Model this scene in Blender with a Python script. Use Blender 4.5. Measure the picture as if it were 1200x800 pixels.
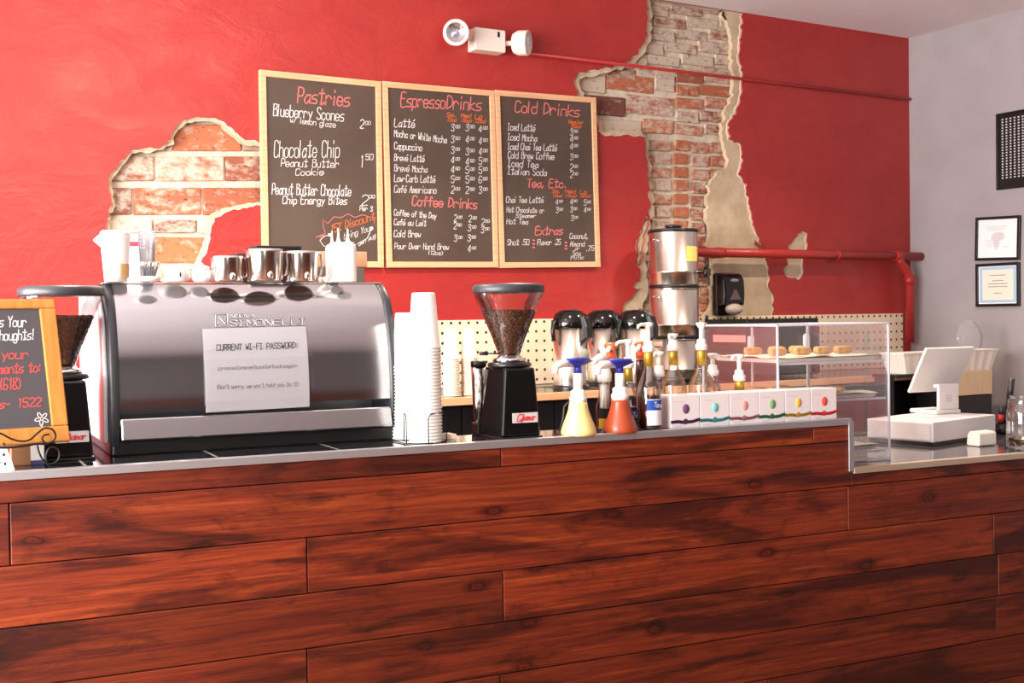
import bpy, bmesh, math, random
from mathutils import Vector, Matrix
random.seed(7)
SC = bpy.context.scene
COL = SC.collection
for o in list(bpy.data.objects):
    bpy.data.objects.remove(o)
PI = math.pi
# ------------------------------------------------------------------ camera
F = 1400.0
H = 1.40
PITCH, ROLL, YAW, CYAW = math.radians(1.154), math.radians(0.815), math.radians(30.77), math.radians(5.03)
CAM = Vector((0, 0, H))
fw = Vector((0, math.cos(PITCH), -math.sin(PITCH)))
r0 = Vector((1, 0, 0))
d0 = fw.cross(r0)
rt = r0 * math.cos(ROLL) + d0 * math.sin(ROLL)
dn = -r0 * math.sin(ROLL) + d0 * math.cos(ROLL)
RZ = Matrix.Rotation(-YAW, 3, 'Z')
FW, RT, DN = RZ @ fw, RZ @ rt, RZ @ dn
cd = bpy.data.cameras.new('camera')
cd.sensor_width = 36
cd.lens = F / 1200 * 36
cam = bpy.data.objects.new('camera', cd)
COL.objects.link(cam)
cam.matrix_world = Matrix(((RT.x, -DN.x, -FW.x, 0), (RT.y, -DN.y, -FW.y, 0), (RT.z, -DN.z, -FW.z, H), (0, 0, 0, 1)))
SC.camera = cam
# ------------------------------------------------------------------ exposure, world and lights
vs = SC.view_settings
vs.view_transform = 'Standard'
vs.look = 'None'
vs.gamma = 1
vs.use_curve_mapping = False
vs.exposure = 0.56
WALL_Y, LEFT_X, FRONT_Y, CEIL = 5.39, -1.7, -3.2, 3.18
wd = bpy.data.worlds.new('world')
SC.world = wd
wd.use_nodes = True
wd.node_tree.nodes['Background'].inputs[0].default_value = (0.85, 0.92, 1.0, 1)
wd.node_tree.nodes['Background'].inputs[1].default_value = 0.7


def area(name, loc, rot, sx, sy, power, col):
    l = bpy.data.lights.new(name, 'AREA')
    l.shape = 'RECTANGLE'
    l.size, l.size_y, l.energy, l.color = sx, sy, power, col
    o = bpy.data.objects.new(name, l)
    COL.objects.link(o)
    o.location, o.rotation_euler = loc, rot
    return o


area('daylight_side_window', (LEFT_X - 0.25, 2.5, 1.75), (0, -PI / 2, 0), 2.1, 4.3, 500, (1.0, 0.97, 0.95))
area('daylight_shopfront', (-0.95, FRONT_Y - 0.25, 1.75), (PI / 2, 0, 0), 1.2, 2.1, 18, (1.0, 0.97, 0.95))
LAMPS = [(0.9, 3.9), (2.6, 3.9), (4.4, 3.9)]
for i, (x, y) in enumerate(LAMPS):
    l = bpy.data.lights.new('ceiling_lamp_light', 'SPOT')
    l.energy, l.color, l.spot_size, l.spot_blend, l.shadow_soft_size = 105, (1, 0.86, 0.68), 2.3, 0.7, 0.05
    o = bpy.data.objects.new('ceiling_lamp_light', l)
    COL.objects.link(o)
    o.location = (x, y, CEIL - 0.16)
# added spot, fixture unseen, to put a warm sheen on the menu wall
SPOT_P, SPOT_T = Vector((2.3, 0.9, CEIL - 0.2)), Vector((1.3, WALL_Y, 2.45))
l = bpy.data.lights.new('added_sheen_light', 'SPOT')
l.energy, l.color, l.spot_size, l.spot_blend, l.shadow_soft_size = 150, (1, 0.84, 0.66), 0.8, 0.9, 0.06
o = bpy.data.objects.new('added_sheen_light', l)
COL.objects.link(o)
o.location = SPOT_P
o.rotation_euler = (SPOT_T - SPOT_P).to_track_quat('-Z', 'Y').to_euler()


# ------------------------------------------------------------------ view helpers: a pixel of the 1200x800 frame to a point on a real plane
def ray(px, py):
    return (FW + RT * ((px - 600) / F) + DN * ((py - 400) / F))


def wxz(px, py, Y=WALL_Y):
    r = ray(px, py)
    return CAM + r * (Y / r.y)


def ryz(px, py, X):
    r = ray(px, py)
    return CAM + r * (X / r.x)


CD = 2.88
CS = Vector((math.cos(CYAW), -math.sin(CYAW), 0))
CT = Vector((math.sin(CYAW), math.cos(CYAW), 0))
C0 = CT * CD


def CW(s, t, z):
    return Vector((C0.x + CS.x * s + CT.x * t, C0.y + CS.y * s + CT.y * t, z))


def csz(px, py, t):
    r = ray(px, py)
    k = (CD + t) / r.dot(CT)
    p = CAM + r * k
    return p.dot(CS), p.z


def cst(px, py, z):
    r = ray(px, py)
    p = CAM + r * ((z - H) / r.z)
    return p.dot(CS), p.dot(CT) - CD


def depth(p):
    return (Vector(p) - CAM).dot(FW)


ZB = csz(440, 526, 0)[1]           # bar top
ZL = csz(1080, 541, 0)[1]          # lower counter top
RX = wxz(1064.5, 150).x            # right wall


# ------------------------------------------------------------------ materials
def C(r, g, b, a=1):
    f = lambda v: (v / 255 / 12.92) if v / 255 <= 0.04045 else ((v / 255 + 0.055) / 1.055) ** 2.4
    return (f(r), f(g), f(b), a)


MATS = {}


def mat(name, col=(200, 200, 200), rough=0.5, metal=0.0, **kw):
    if name in MATS:
        return MATS[name]
    m = bpy.data.materials.new(name)
    m.use_nodes = True
    b = m.node_tree.nodes['Principled BSDF']
    b.inputs['Base Color'].default_value = C(*col)
    b.inputs['Roughness'].default_value = rough
    b.inputs['Metallic'].default_value = metal
    for k, v in kw.items():
        b.inputs[k.replace('_', ' ')].default_value = v
    MATS[name] = m
    return m


def N(m, t, **kw):
    n = m.node_tree.nodes.new(t)
    for k, v in kw.items():
        if hasattr(n, k):
            setattr(n, k, v)
        else:
            n.inputs[k.replace('_', ' ')].default_value = v
    return n


def LK(m, a, b):
    m.node_tree.links.new(a, b)


def coords(m, scale=(1, 1, 1), kind='Object'):
    tc = N(m, 'ShaderNodeTexCoord')
    mp = N(m, 'ShaderNodeMapping')
    mp.inputs['Scale'].default_value = scale
    LK(m, tc.outputs[kind], mp.inputs[0])
    return mp.outputs[0]


def ramp(m, src, stops):
    r = N(m, 'ShaderNodeValToRGB')
    e = r.color_ramp.elements
    while len(e) < len(stops):
        e.new(0.5)
    for i, (p, c) in enumerate(stops):
        e[i].position = p
        e[i].color = c
    LK(m, src, r.inputs[0])
    return r.outputs[0]


def mix(m, fac, a, b, mode='MIX'):
    n = N(m, 'ShaderNodeMixRGB', blend_type=mode)
    for i, v in ((0, fac), (1, a), (2, b)):
        if hasattr(v, 'is_output'):
            LK(m, v, n.inputs[i])
        else:
            n.inputs[i].default_value = v
    return n.outputs[0]


def bump(m, src, strength, dist=0.01):
    b = N(m, 'ShaderNodeBump')
    b.inputs['Strength'].default_value = strength
    b.inputs['Distance'].default_value = dist
    LK(m, src, b.inputs['Height'])
    LK(m, b.outputs[0], m.node_tree.nodes['Principled BSDF'].inputs['Normal'])


def noise(m, vec, scale, detail=4, rough=0.55, dist=0.0):
    n = N(m, 'ShaderNodeTexNoise')
    n.inputs['Scale'].default_value = scale
    n.inputs['Detail'].default_value = detail
    n.inputs['Roughness'].default_value = rough
    n.inputs['Distortion'].default_value = dist
    LK(m, vec, n.inputs['Vector'])
    return n.outputs['Fac']


def BS(m):
    return m.node_tree.nodes['Principled BSDF']


def noisy(name, c1, c2, scale, rough=0.6, bs=0.0, sc=(1, 1, 1), lo=0.35, hi=0.65, detail=5, **kw):
    if name in MATS:
        return MATS[name]
    m = mat(name, c1, rough, **kw)
    v = coords(m, sc)
    f = noise(m, v, scale, detail)
    LK(m, ramp(m, f, [(lo, C(*c1)), (hi, C(*c2))]), BS(m).inputs['Base Color'])
    if bs:
        bump(m, f, bs)
    return m


def thin_glass(name, tint=(1, 1, 1), refl=0.06, body=0.0, bodycol=(235, 235, 235), graze=0.75):
    if name in MATS:
        return MATS[name]
    m = bpy.data.materials.new(name)
    m.use_nodes = True
    nt = m.node_tree
    nt.nodes.remove(nt.nodes['Principled BSDF'])
    out = nt.nodes['Material Output']
    tr = N(m, 'ShaderNodeBsdfTransparent')
    tr.inputs[0].default_value = (*tint, 1)
    gl = N(m, 'ShaderNodeBsdfGlossy')
    gl.inputs['Roughness'].default_value = 0.03
    lw = N(m, 'ShaderNodeLayerWeight')
    lw.inputs[0].default_value = 0.35
    mp = N(m, 'ShaderNodeMapRange')
    mp.inputs['To Min'].default_value = refl
    mp.inputs['To Max'].default_value = graze
    LK(m, lw.outputs['Fresnel'], mp.inputs['Value'])
    mx = N(m, 'ShaderNodeMixShader')
    LK(m, mp.outputs[0], mx.inputs[0])
    LK(m, tr.outputs[0], mx.inputs[1])
    LK(m, gl.outputs[0], mx.inputs[2])
    res = mx.outputs[0]
    if body:
        df = N(m, 'ShaderNodeBsdfDiffuse')
        df.inputs[0].default_value = C(*bodycol)
        m2 = N(m, 'ShaderNodeMixShader')
        m2.inputs[0].default_value = body
        LK(m, res, m2.inputs[1])
        LK(m, df.outputs[0], m2.inputs[2])
        res = m2.outputs[0]
    LK(m, res, out.inputs[0])
    MATS[name] = m
    return m


# red trowelled plaster
def m_red():
    m = mat('red_plaster_paint', (180, 44, 42), 0.38)
    v = coords(m)
    v2 = coords(m, (1, 1, 1.6))
    big = noise(m, v, 1.3, 3)
    tro = noise(m, v2, 3.4, 7, 0.66, 0.7)
    c = ramp(m, big, [(0.3, C(158, 37, 37)), (0.7, C(173, 48, 44))])
    c = mix(m, 0.25, c, ramp(m, tro, [(0.35, C(152, 35, 36)), (0.7, C(192, 66, 56))]))
    LK(m, c, BS(m).inputs['Base Color'])
    LK(m, ramp(m, tro, [(0.35, (0.46, 0.46, 0.46, 1)), (0.7, (0.3, 0.3, 0.3, 1))]), BS(m).inputs['Roughness'])
    bump(m, tro, 0.3, 0.03)
    return m


def m_brick():
    m = mat('old_brick', (160, 84, 60), 0.9)
    v = coords(m, (1, 1, 1.8))
    at = N(m, 'ShaderNodeVertexColor', layer_name='tint')
    sp = N(m, 'ShaderNodeSeparateColor')
    LK(m, at.outputs[0], sp.inputs[0])
    hue = ramp(m, sp.outputs[0], [(0.0, C(116, 70, 58)), (0.5, C(164, 94, 66)), (1.0, C(190, 114, 76))])
    n = noise(m, v, 14, 6, 0.7)
    ad = N(m, 'ShaderNodeMath', operation='ADD')
    LK(m, n, ad.inputs[0])
    LK(m, sp.outputs[1], ad.inputs[1])
    wm = ramp(m, ad.outputs[0], [(0.54, (0, 0, 0, 1)), (0.74, (0.88, 0.88, 0.88, 1))])
    c = mix(m, wm, hue, C(206, 190, 172))
    n2 = noise(m, v, 30, 4)
    dk = ramp(m, n2, [(0.30, C(70, 60, 55)), (0.42, (1, 1, 1, 1))])
    c = mix(m, sp.outputs[2], c, dk, 'MULTIPLY')
    LK(m, c, BS(m).inputs['Base Color'])
    bump(m, n, 0.6, 0.01)
    return m


def m_plank():
    m = mat('stained_pine', (120, 42, 24), 0.42)
    tc = N(m, 'ShaderNodeTexCoord')
    at = N(m, 'ShaderNodeVertexColor', layer_name='tint')
    sp = N(m, 'ShaderNodeSeparateColor')
    LK(m, at.outputs[0], sp.inputs[0])
    sc = N(m, 'ShaderNodeVectorMath', operation='SCALE')
    sc.inputs['Scale'].default_value = 37.0
    LK(m, at.outputs[0], sc.inputs[0])
    av = N(m, 'ShaderNodeVectorMath', operation='ADD')
    LK(m, tc.outputs['Object'], av.inputs[0])
    LK(m, sc.outputs[0], av.inputs[1])

    def mp(s):
        q = N(m, 'ShaderNodeMapping')
        q.inputs['Scale'].default_value = s
        LK(m, av.outputs[0], q.inputs[0])
        return q.outputs[0]
    grain = noise(m, mp((0.9, 30, 30)), 2.0, 9, 0.7, 0.9)
    fine = noise(m, mp((2.5, 120, 120)), 2.0, 4, 0.7)
    smoke = noise(m, mp((1.1, 6, 8.0)), 1.0, 6, 0.6, 1.6)
    blot = noise(m, mp((9, 20, 22)), 1.0, 4, 0.6, 0.8)
    base = ramp(m, grain, [(0.30, C(66, 17, 9)), (0.5, C(105, 35, 13)), (0.72, C(154, 70, 27))])
    base = mix(m, 0.3, base, ramp(m, fine, [(0.36, C(60, 14, 8)), (0.62, C(146, 56, 24))]))
    dk = ramp(m, smoke, [(0.40, C(110, 70, 66)), (0.52, (1, 1, 1, 1))])
    base = mix(m, 0.8, base, dk, 'MULTIPLY')
    b2 = ramp(m, blot, [(0.28, C(130, 90, 84)), (0.44, (1, 1, 1, 1))])
    base = mix(m, 0.6, base, b2, 'MULTIPLY')
    # knots
    vo = N(m, 'ShaderNodeTexVoronoi')
    vo.inputs['Scale'].default_value = 1.0
    vo.voronoi_dimensions = '2D'
    sp2 = N(m, 'ShaderNodeSeparateXYZ')
    LK(m, mp((2.6, 6.0, 6.0)), sp2.inputs[0])
    cb2 = N(m, 'ShaderNodeCombineXYZ')
    wob = N(m, 'ShaderNodeMath', operation='MULTIPLY_ADD')
    LK(m, blot, wob.inputs[0])
    wob.inputs[1].default_value = 0.25
    LK(m, sp2.outputs[2], wob.inputs[2])
    LK(m, sp2.outputs[0], cb2.inputs[0])
    LK(m, wob.outputs[0], cb2.inputs[1])
    LK(m, cb2.outputs[0], vo.inputs['Vector'])
    kn = ramp(m, vo.outputs['Distance'], [(0.0, C(120, 80, 70)), (0.03, C(235, 190, 160)), (0.055, C(60, 30, 30)), (0.075, C(190, 150, 135)), (0.14, (1, 1, 1, 1))])
    sp3 = N(m, 'ShaderNodeSeparateColor')
    LK(m, vo.outputs['Color'], sp3.inputs[0])
    gt = N(m, 'ShaderNodeMath', operation='GREATER_THAN')
    LK(m, sp3.outputs[0], gt.inputs[0])
    gt.inputs[1].default_value = 0.5
    kf = N(m, 'ShaderNodeMath', operation='MULTIPLY')
    LK(m, gt.outputs[0], kf.inputs[0])
    kf.inputs[1].default_value = 0.9
    base = mix(m, kf.outputs[0], base, kn, 'MULTIPLY')
    tone = ramp(m, sp.outputs[2], [(0.0, (0.62, 0.55, 0.55, 1)), (1.0, (1.2, 1.2, 1.2, 1))])
    base = mix(m, 1.0, base, tone, 'MULTIPLY')
    LK(m, base, BS(m).inputs['Base Color'])
    bump(m, grain, 0.15, 0.004)
    return m


RED = m_red()
BRICK = m_brick()
PLANK = m_plank()
UNDER = noisy('cream_scratch_coat', (208, 186, 156), (182, 160, 132), 9, 0.95, 0.5)
RIM = noisy('broken_plaster_edge', (226, 216, 198), (204, 186, 160), 20, 0.95, 0.4)
MORTAR = noisy('old_mortar', (222, 208, 186), (196, 180, 156), 22, 0.95, 0.6)
GREYW = noisy('grey_wall_paint', (164, 156, 158), (156, 148, 150), 3, 0.6, 0.05)
CEILM = noisy('ceiling_paint', (238, 234, 236), (230, 226, 228), 2, 0.8, 0.05)
STEEL = mat('polished_steel', (214, 208, 200), 0.16, 1.0)
BRUSH = mat('brushed_steel', (182, 183, 187), 0.15, 1.0, Anisotropic=0.6)
CHROME = mat('chrome', (225, 225, 225), 0.07, 1.0)
ALU = mat('aluminium_edge', (196, 196, 198), 0.38, 0.85)
BLACK = mat('black_plastic', (20, 19, 20), 0.32)
BLACKG = mat('black_gloss', (14, 13, 14), 0.12)
DKGREY = mat('dark_grey_plastic', (46, 46, 50), 0.4)
IRON = mat('black_iron', (24, 22, 22), 0.45, 0.3)
WHITE = mat('white_plastic', (236, 234, 230), 0.35)
PAPER = mat('white_paper', (240, 238, 238), 0.8)
CUP = mat('white_paper_cup', (228, 224, 218), 0.55)
CREAMCUP = mat('cream_paper_cup', (228, 212, 190), 0.6)
INK = mat('black_ink', (24, 22, 26), 0.8)
CHALKB = noisy('chalkboard_slate', (74, 58, 48), (84, 68, 58), 3, 0.5)
CHALKW = mat('white_chalk_ink', (216, 210, 208), 0.9)
CHALKP = mat('pink_chalk_ink', (214, 112, 106), 0.9)
CHALKO = mat('orange_chalk_ink', (222, 104, 48), 0.9)
CHALKR = mat('red_chalk_ink', (214, 74, 72), 0.9)
PINE = noisy('pale_pine', (232, 184, 142), (216, 162, 118), 3, 0.5, 0, (1, 1, 30))
OAK = noisy('honey_wood', (196, 134, 60), (174, 110, 44), 4, 0.45, 0, (14, 1, 2))
GLASS = thin_glass('clear_glass')
ACRYL = thin_glass('clear_acrylic', (0.985, 0.985, 0.99), 0.004, 0.012, graze=0.25)
ACRE = mat('acrylic_edge', (206, 206, 214), 0.3)
GOLD = mat('gold_foil', (200, 164, 62), 0.35, 0.6)
BLUE = mat('blue_plastic', (48, 52, 160), 0.35)
ORANGE = mat('orange_plastic', (226, 92, 40), 0.4)
TILE = None


# ------------------------------------------------------------------ mesh builder
class MB:
    def __init__(self):
        self.bm = bmesh.new()
        self.lay = None
        self.M = Matrix.Identity(4)
        self.mi = 0
        self.tint = None

    def _v(self, p):
        return self.bm.verts.new(self.M @ Vector(p))

    def _f(self, vs, smooth=False):
        try:
            f = self.bm.faces.new(vs)
        except ValueError:
            return None
        f.material_index = self.mi
        f.smooth = smooth
        if self.tint is not None:
            if self.lay is None:
                self.lay = self.bm.loops.layers.float_color.new('tint')
            for l in f.loops:
                l[self.lay] = self.tint
        return f

    def hexa(self, p):
        v = [self._v(q) for q in p]
        for ids in ((3, 2, 1, 0), (4, 5, 6, 7), (0, 1, 5, 4), (1, 2, 6, 5), (2, 3, 7, 6), (3, 0, 4, 7)):
            self._f([v[i] for i in ids])
        return self

    def box(self, x0, x1, y0, y1, z0, z1, b=0.0):
        if b <= 0:
            return self.hexa([(x0, y0, z0), (x1, y0, z0), (x1, y1, z0), (x0, y1, z0), (x0, y0, z1), (x1, y0, z1), (x1, y1, z1), (x0, y1, z1)])
        t = bmesh.new()
        bmesh.ops.create_cube(t, size=1)
        for v in t.verts:
            v.co = Vector(((x0 + x1) / 2 + v.co.x * (x1 - x0), (y0 + y1) / 2 + v.co.y * (y1 - y0), (z0 + z1) / 2 + v.co.z * (z1 - z0)))
        bmesh.ops.bevel(t, geom=list(t.edges), offset=b, segments=2, affect='EDGES', profile=0.5)
        self.add(t)
        return self

    def add(self, t, smooth=False):
        mp = {}
        for v in t.verts:
            mp[v] = self._v(v.co)
        for f in t.faces:
            self._f([mp[v] for v in f.verts], smooth)
        t.free()

    def lathe(self, prof, seg=24, cx=0, cy=0, cap0=True, cap1=True, smooth=True, sx=1.0, sy=1.0):
        rings = []
        for r, z in prof:
            rings.append([self._v((cx + r * sx * math.cos(2 * PI * i / seg), cy + r * sy * math.sin(2 * PI * i / seg), z)) for i in range(seg)])
        for a, b in zip(rings, rings[1:]):
            for i in range(seg):
                j = (i + 1) % seg
                self._f([a[i], a[j], b[j], b[i]], smooth)
        if cap0 and prof[0][0] > 1e-5:
            self._f(rings[0][::-1])
        if cap1 and prof[-1][0] > 1e-5:
            self._f(rings[-1])
        return self

    def tube(self, pts, r, seg=8, caps=True, closed=False):
        pts = [Vector(p) for p in pts]
        n = len(pts)
        rs = r if isinstance(r, (list, tuple)) else [r] * n
        rings = []
        up = None
        for i, p in enumerate(pts):
            d = (pts[min(i + 1, n - 1)] - pts[max(i - 1, 0)]).normalized()
            if closed:
                d = (pts[(i + 1) % n] - pts[i - 1]).normalized()
            if up is None:
                up = d.orthogonal().normalized()
            up = (up - d * up.dot(d)).normalized()
            sd = d.cross(up)
            rings.append([self._v(p + (up * math.cos(2 * PI * k / seg) + sd * math.sin(2 * PI * k / seg)) * rs[i]) for k in range(seg)])
        pr = list(zip(rings, rings[1:]))
        if closed:
            pr.append((rings[-1], rings[0]))
        for a, b in pr:
            for k in range(seg):
                j = (k + 1) % seg
                self._f([a[k], a[j], b[j], b[k]], True)
        if caps and not closed:
            self._f(rings[0][::-1])
            self._f(rings[-1])
        return self

    def prism(self, poly, axis, a0, a1, smooth=False):
        """poly in the two other axes (in xyz order), extruded along axis from a0 to a1"""
        def p3(q, a):
            l = list(q)
            l.insert(axis, a)
            return l
        A = [self._v(p3(q, a0)) for q in poly]
        B = [self._v(p3(q, a1)) for q in poly]
        self._f(A[::-1])
        self._f(B)
        n = len(poly)
        for i in range(n):
            j = (i + 1) % n
            self._f([A[i], A[j], B[j], B[i]], smooth)
        return self

    def ball(self, c, rx, ry=None, rz=None, seg=12, rot=None):
        ry = ry or rx
        rz = rz or rx
        t = bmesh.new()
        bmesh.ops.create_uvsphere(t, u_segments=seg, v_segments=max(4, seg // 2), radius=1)
        R = rot or Matrix.Identity(3)
        for v in t.verts:
            v.co = R @ Vector((v.co.x * rx, v.co.y * ry, v.co.z * rz)) + Vector(c)
        self.add(t, True)
        return self

    def quad(self, a, b, c, d):
        self._f([self._v(a), self._v(b), self._v(c), self._v(d)])
        return self

    def build(self, name, ms, parent=None, bevel=0.0, smooth_angle=None):
        bmesh.ops.recalc_face_normals(self.bm, faces=self.bm.faces)
        me = bpy.data.meshes.new(name)
        self.bm.to_mesh(me)
        self.bm.free()
        for m in (ms if isinstance(ms, (list, tuple)) else [ms]):
            me.materials.append(m)
        o = bpy.data.objects.new(name, me)
        COL.objects.link(o)
        if parent is not None:
            o.parent = parent
        if bevel:
            md = o.modifiers.new('bevel', 'BEVEL')
            md.width = bevel
            md.segments = 2
            md.limit_method = 'ANGLE'
            md.angle_limit = 0.6
        return o


def tag(o, label, cat, group=None):
    o['label'] = label
    o['category'] = cat
    if group:
        o['group'] = group
    return o


def struct(o):
    o['kind'] = 'structure'
    return o


def thing(name, label, cat, loc, rz=0.0, group=None):
    o = bpy.data.objects.new(name, None)
    COL.objects.link(o)
    o.location = loc
    o.rotation_euler = (0, 0, rz)
    o.empty_display_size = 0.05
    return tag(o, label, cat, group)


def dup(root, loc, label=None, rz=None):
    def kids(x):
        return [q for q in COL.objects if q.parent == x]
    r = root.copy()
    COL.objects.link(r)
    r.location = loc
    if rz is not None:
        r.rotation_euler = (0, 0, rz)
    if label:
        r['label'] = label
    for c in kids(root):
        d = c.copy()
        COL.objects.link(d)
        d.parent = r
        for g in kids(c):
            e = g.copy()
            COL.objects.link(e)
            e.parent = d
    return r


def onbar(name, label, cat, s, t, z=None, rz=0.0, group=None):
    return thing(name, label, cat, CW(s, t, ZB if z is None else z), -CYAW + rz, group)


# ------------------------------------------------------------------ single-stroke hand lettering
GL = {
 'a': '4526150403122244 4642', 'b': '0902 0516364543321203', 'c': '4536160503123243', 'd': '4942 4536160503123243', 'e': '04444536160503123243',
 'f': '48392822 0646', 'g': '4536160503123244 4641301001', 'h': '0902 0516364542', 'i': '1612 1819', 'j': '26211000 2829', 'k': '0902 460442', 'l': '0902',
 'm': '0602 05162522 25364542', 'n': '0602 0516364542', 'o': '160503123243453616', 'p': '0600 0516364543321203', 'q': '4640 4536160503123244', 'r': '0602 04163645',
 's': '4626051434433202', 't': '2923123243 0747', 'u': '0603123243 4642', 'v': '062246', 'w': '0612243246', 'x': '0642 4602', 'y': '0623 4610', 'z': '06460242',
 'A': '022942 1535', 'B': '0209 093948372606 063645433202', 'C': '4839190803123243', 'D': '0902 0929474402', 'E': '49090242 0636', 'F': '490902 0636',
 'G': '48391908031232434525', 'H': '0902 4942 0646', 'I': '1912 0929 0232', 'J': '4943321203', 'K': '0902 490642', 'L': '090242', 'M': '0209254942', 'N': '02094249',
 'O': '190803123243483919', 'P': '0902 093948463505', 'Q': '190803123243483919 2441', 'R': '0902 093948463505 2542', 'S': '483919080716354443321203', 'T': '0949 2922',
 'U': '090312324349', 'V': '092249', 'W': '0912263249', 'X': '0942 4902', 'Y': '092649 2622', 'Z': '09490242',
 '0': '190803123243483919', '1': '182922', '2': '08193948460242', '3': '08193948372616 26354443321203', '4': '390444 3932', '5': '490906364543321203',
 '6': '4839190703123243443505', '7': '094912', '8': '19080716344332120304374839 19', '9': '4635160708193948 4842',
 '.': '1213', ',': '1301', '/': '0249', '(': '29161422', ')': '09262402', '-': '0535', '!': '1914 1213', "'": '1917', ':': '1314 1617', '%': '0249 0919180809 3343423233',
}
NARROW = {'i': 2, 'l': 1.4, '.': 1.6, ',': 1.6, '!': 2, "'": 1.6, ':': 2, 'I': 3.4, '1': 3, '(': 2.6, ')': 2.6, 'j': 3, ' ': 3.2}


def glyphs(text, jit=0.12):
    """strokes in a unit grid: baseline 0, capital height 7"""
    out = []
    x = 0.0
    for ch in text:
        acc = False
        if ch == 'é':
            ch, acc = 'e', True
        w = NARROW.get(ch, 4.0)
        if ch != ' ':
            ss = GL[ch].split()
            if acc:
                ss = ss + ['2849']
            for st in ss:
                if len(st) < 4:
                    continue
                pts = [(int(st[i]) + random.uniform(-jit, jit), int(st[i + 1]) - 2 + random.uniform(-jit, jit)) for i in range(0, len(st) - 1, 2)]
                if len(pts) > 2:
                    q = []
                    for i in range(len(pts) - 1):
                        p0, p1, p2, p3 = pts[max(i - 1, 0)], pts[i], pts[i + 1], pts[min(i + 2, len(pts) - 1)]
                        for k in range(3):
                            t = k / 3
                            q.append(tuple(0.5 * (2 * p1[a] + (p2[a] - p0[a]) * t + (2 * p0[a] - 5 * p1[a] + 4 * p2[a] - p3[a]) * t * t + (3 * p1[a] - p0[a] - 3 * p2[a] + p3[a]) * t ** 3) for a in (0, 1)))
                    q.append(pts[-1])
                    pts = q
                out.append([(x + a, b) for a, b in pts])
        x += w + 1.3
    return out, x - 1.3


def ribbon(mb, pts, w, nrm):
    """flat brush stroke of width w along 3-D points lying in a surface whose normal is nrm"""
    n = len(pts)
    L, R = [], []
    for i in range(n):
        d = (pts[min(i + 1, n - 1)] - pts[max(i - 1, 0)])
        if d.length < 1e-7:
            d = Vector((1, 0, 0))
        s = d.normalized().cross(nrm) * (w / 2)
        e = d.normalized() * (w / 2) * (1 if i == n - 1 else (-1 if i == 0 else 0))
        L.append(mb._v(pts[i] + s + e))
        R.append(mb._v(pts[i] - s + e))
    for i in range(n - 1):
        mb._f([L[i], L[i + 1], R[i + 1], R[i]])


def letter(mb, text, p0, p1, cap, w, nrm, surf, slant=0.12, jit=0.12):
    """write text from pixel p0 to pixel p1 (baseline), capitals cap pixels tall, on the real surface surf(px,py)"""
    ss, W = glyphs(text, jit)
    dx, dy = p1[0] - p0[0], p1[1] - p0[1]
    for s in ss:
        pts = []
        for a, b in s:
            k = (a + b * slant) / W
            pts.append(surf(p0[0] + dx * k, p0[1] + dy * k - b / 7.0 * cap))
        ribbon(mb, pts, w, nrm)




# ================================================================== THE SETTING
def floor_mat():
    m = noisy('worn_wood_floor', (124, 76, 54), (150, 100, 72), 3, 0.35, 0.05, (1, 9, 1))
    return m


def tile_mat():
    m = mat('black_granite_tile', (26, 25, 27), 0.07)
    v = coords(m)
    n = noise(m, v, 60, 3)
    c = ramp(m, n, [(0.45, C(24, 23, 25)), (0.7, C(46, 45, 48))])
    tc = N(m, 'ShaderNodeTexCoord')
    br = N(m, 'ShaderNodeTexBrick', offset=0.0)
    br.inputs['Scale'].default_value = 1.0
    br.inputs['Brick Width'].default_value = 0.305
    br.inputs['Row Height'].default_value = 0.305
    br.inputs['Mortar Size'].default_value = 0.004
    br.inputs['Color1'].default_value = (0, 0, 0, 1)
    br.inputs['Color2'].default_value = (0, 0, 0, 1)
    br.inputs['Mortar'].default_value = (1, 1, 1, 1)
    LK(m, tc.outputs['Object'], br.inputs['Vector'])
    LK(m, mix(m, br.outputs['Color'], c, C(176, 168, 156)), BS(m).inputs['Base Color'])
    return m


TILE = tile_mat()

struct(MB().box(LEFT_X - 0.2, RX + 0.2, FRONT_Y - 0.2, WALL_Y + 0.2, -0.1, 0).build('floor', floor_mat()))
struct(MB().box(LEFT_X - 0.2, RX + 0.2, FRONT_Y - 0.2, WALL_Y + 0.2, CEIL, CEIL + 0.1).build('ceiling', CEILM))
struct(MB().box(RX, RX + 0.15, FRONT_Y - 0.2, WALL_Y + 0.2, 0, CEIL).build('wall_right', GREYW))


def pierced(name, axis, at, thick, a0, a1, o0, o1, z0, z1, m):
    """a wall with one window opening; axis 0: wall at x=at spanning y, axis 1: wall at y=at spanning x"""
    mb = MB()
    for (p, q, u, v) in ((a0, o0, 0, CEIL), (o1, a1, 0, CEIL), (o0, o1, 0, z0), (o0, o1, z1, CEIL)):
        if axis == 0:
            mb.box(at - thick, at, p, q, u, v)
        else:
            mb.box(p, q, at - thick, at, u, v)
    return struct(mb.build(name, m))


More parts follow.
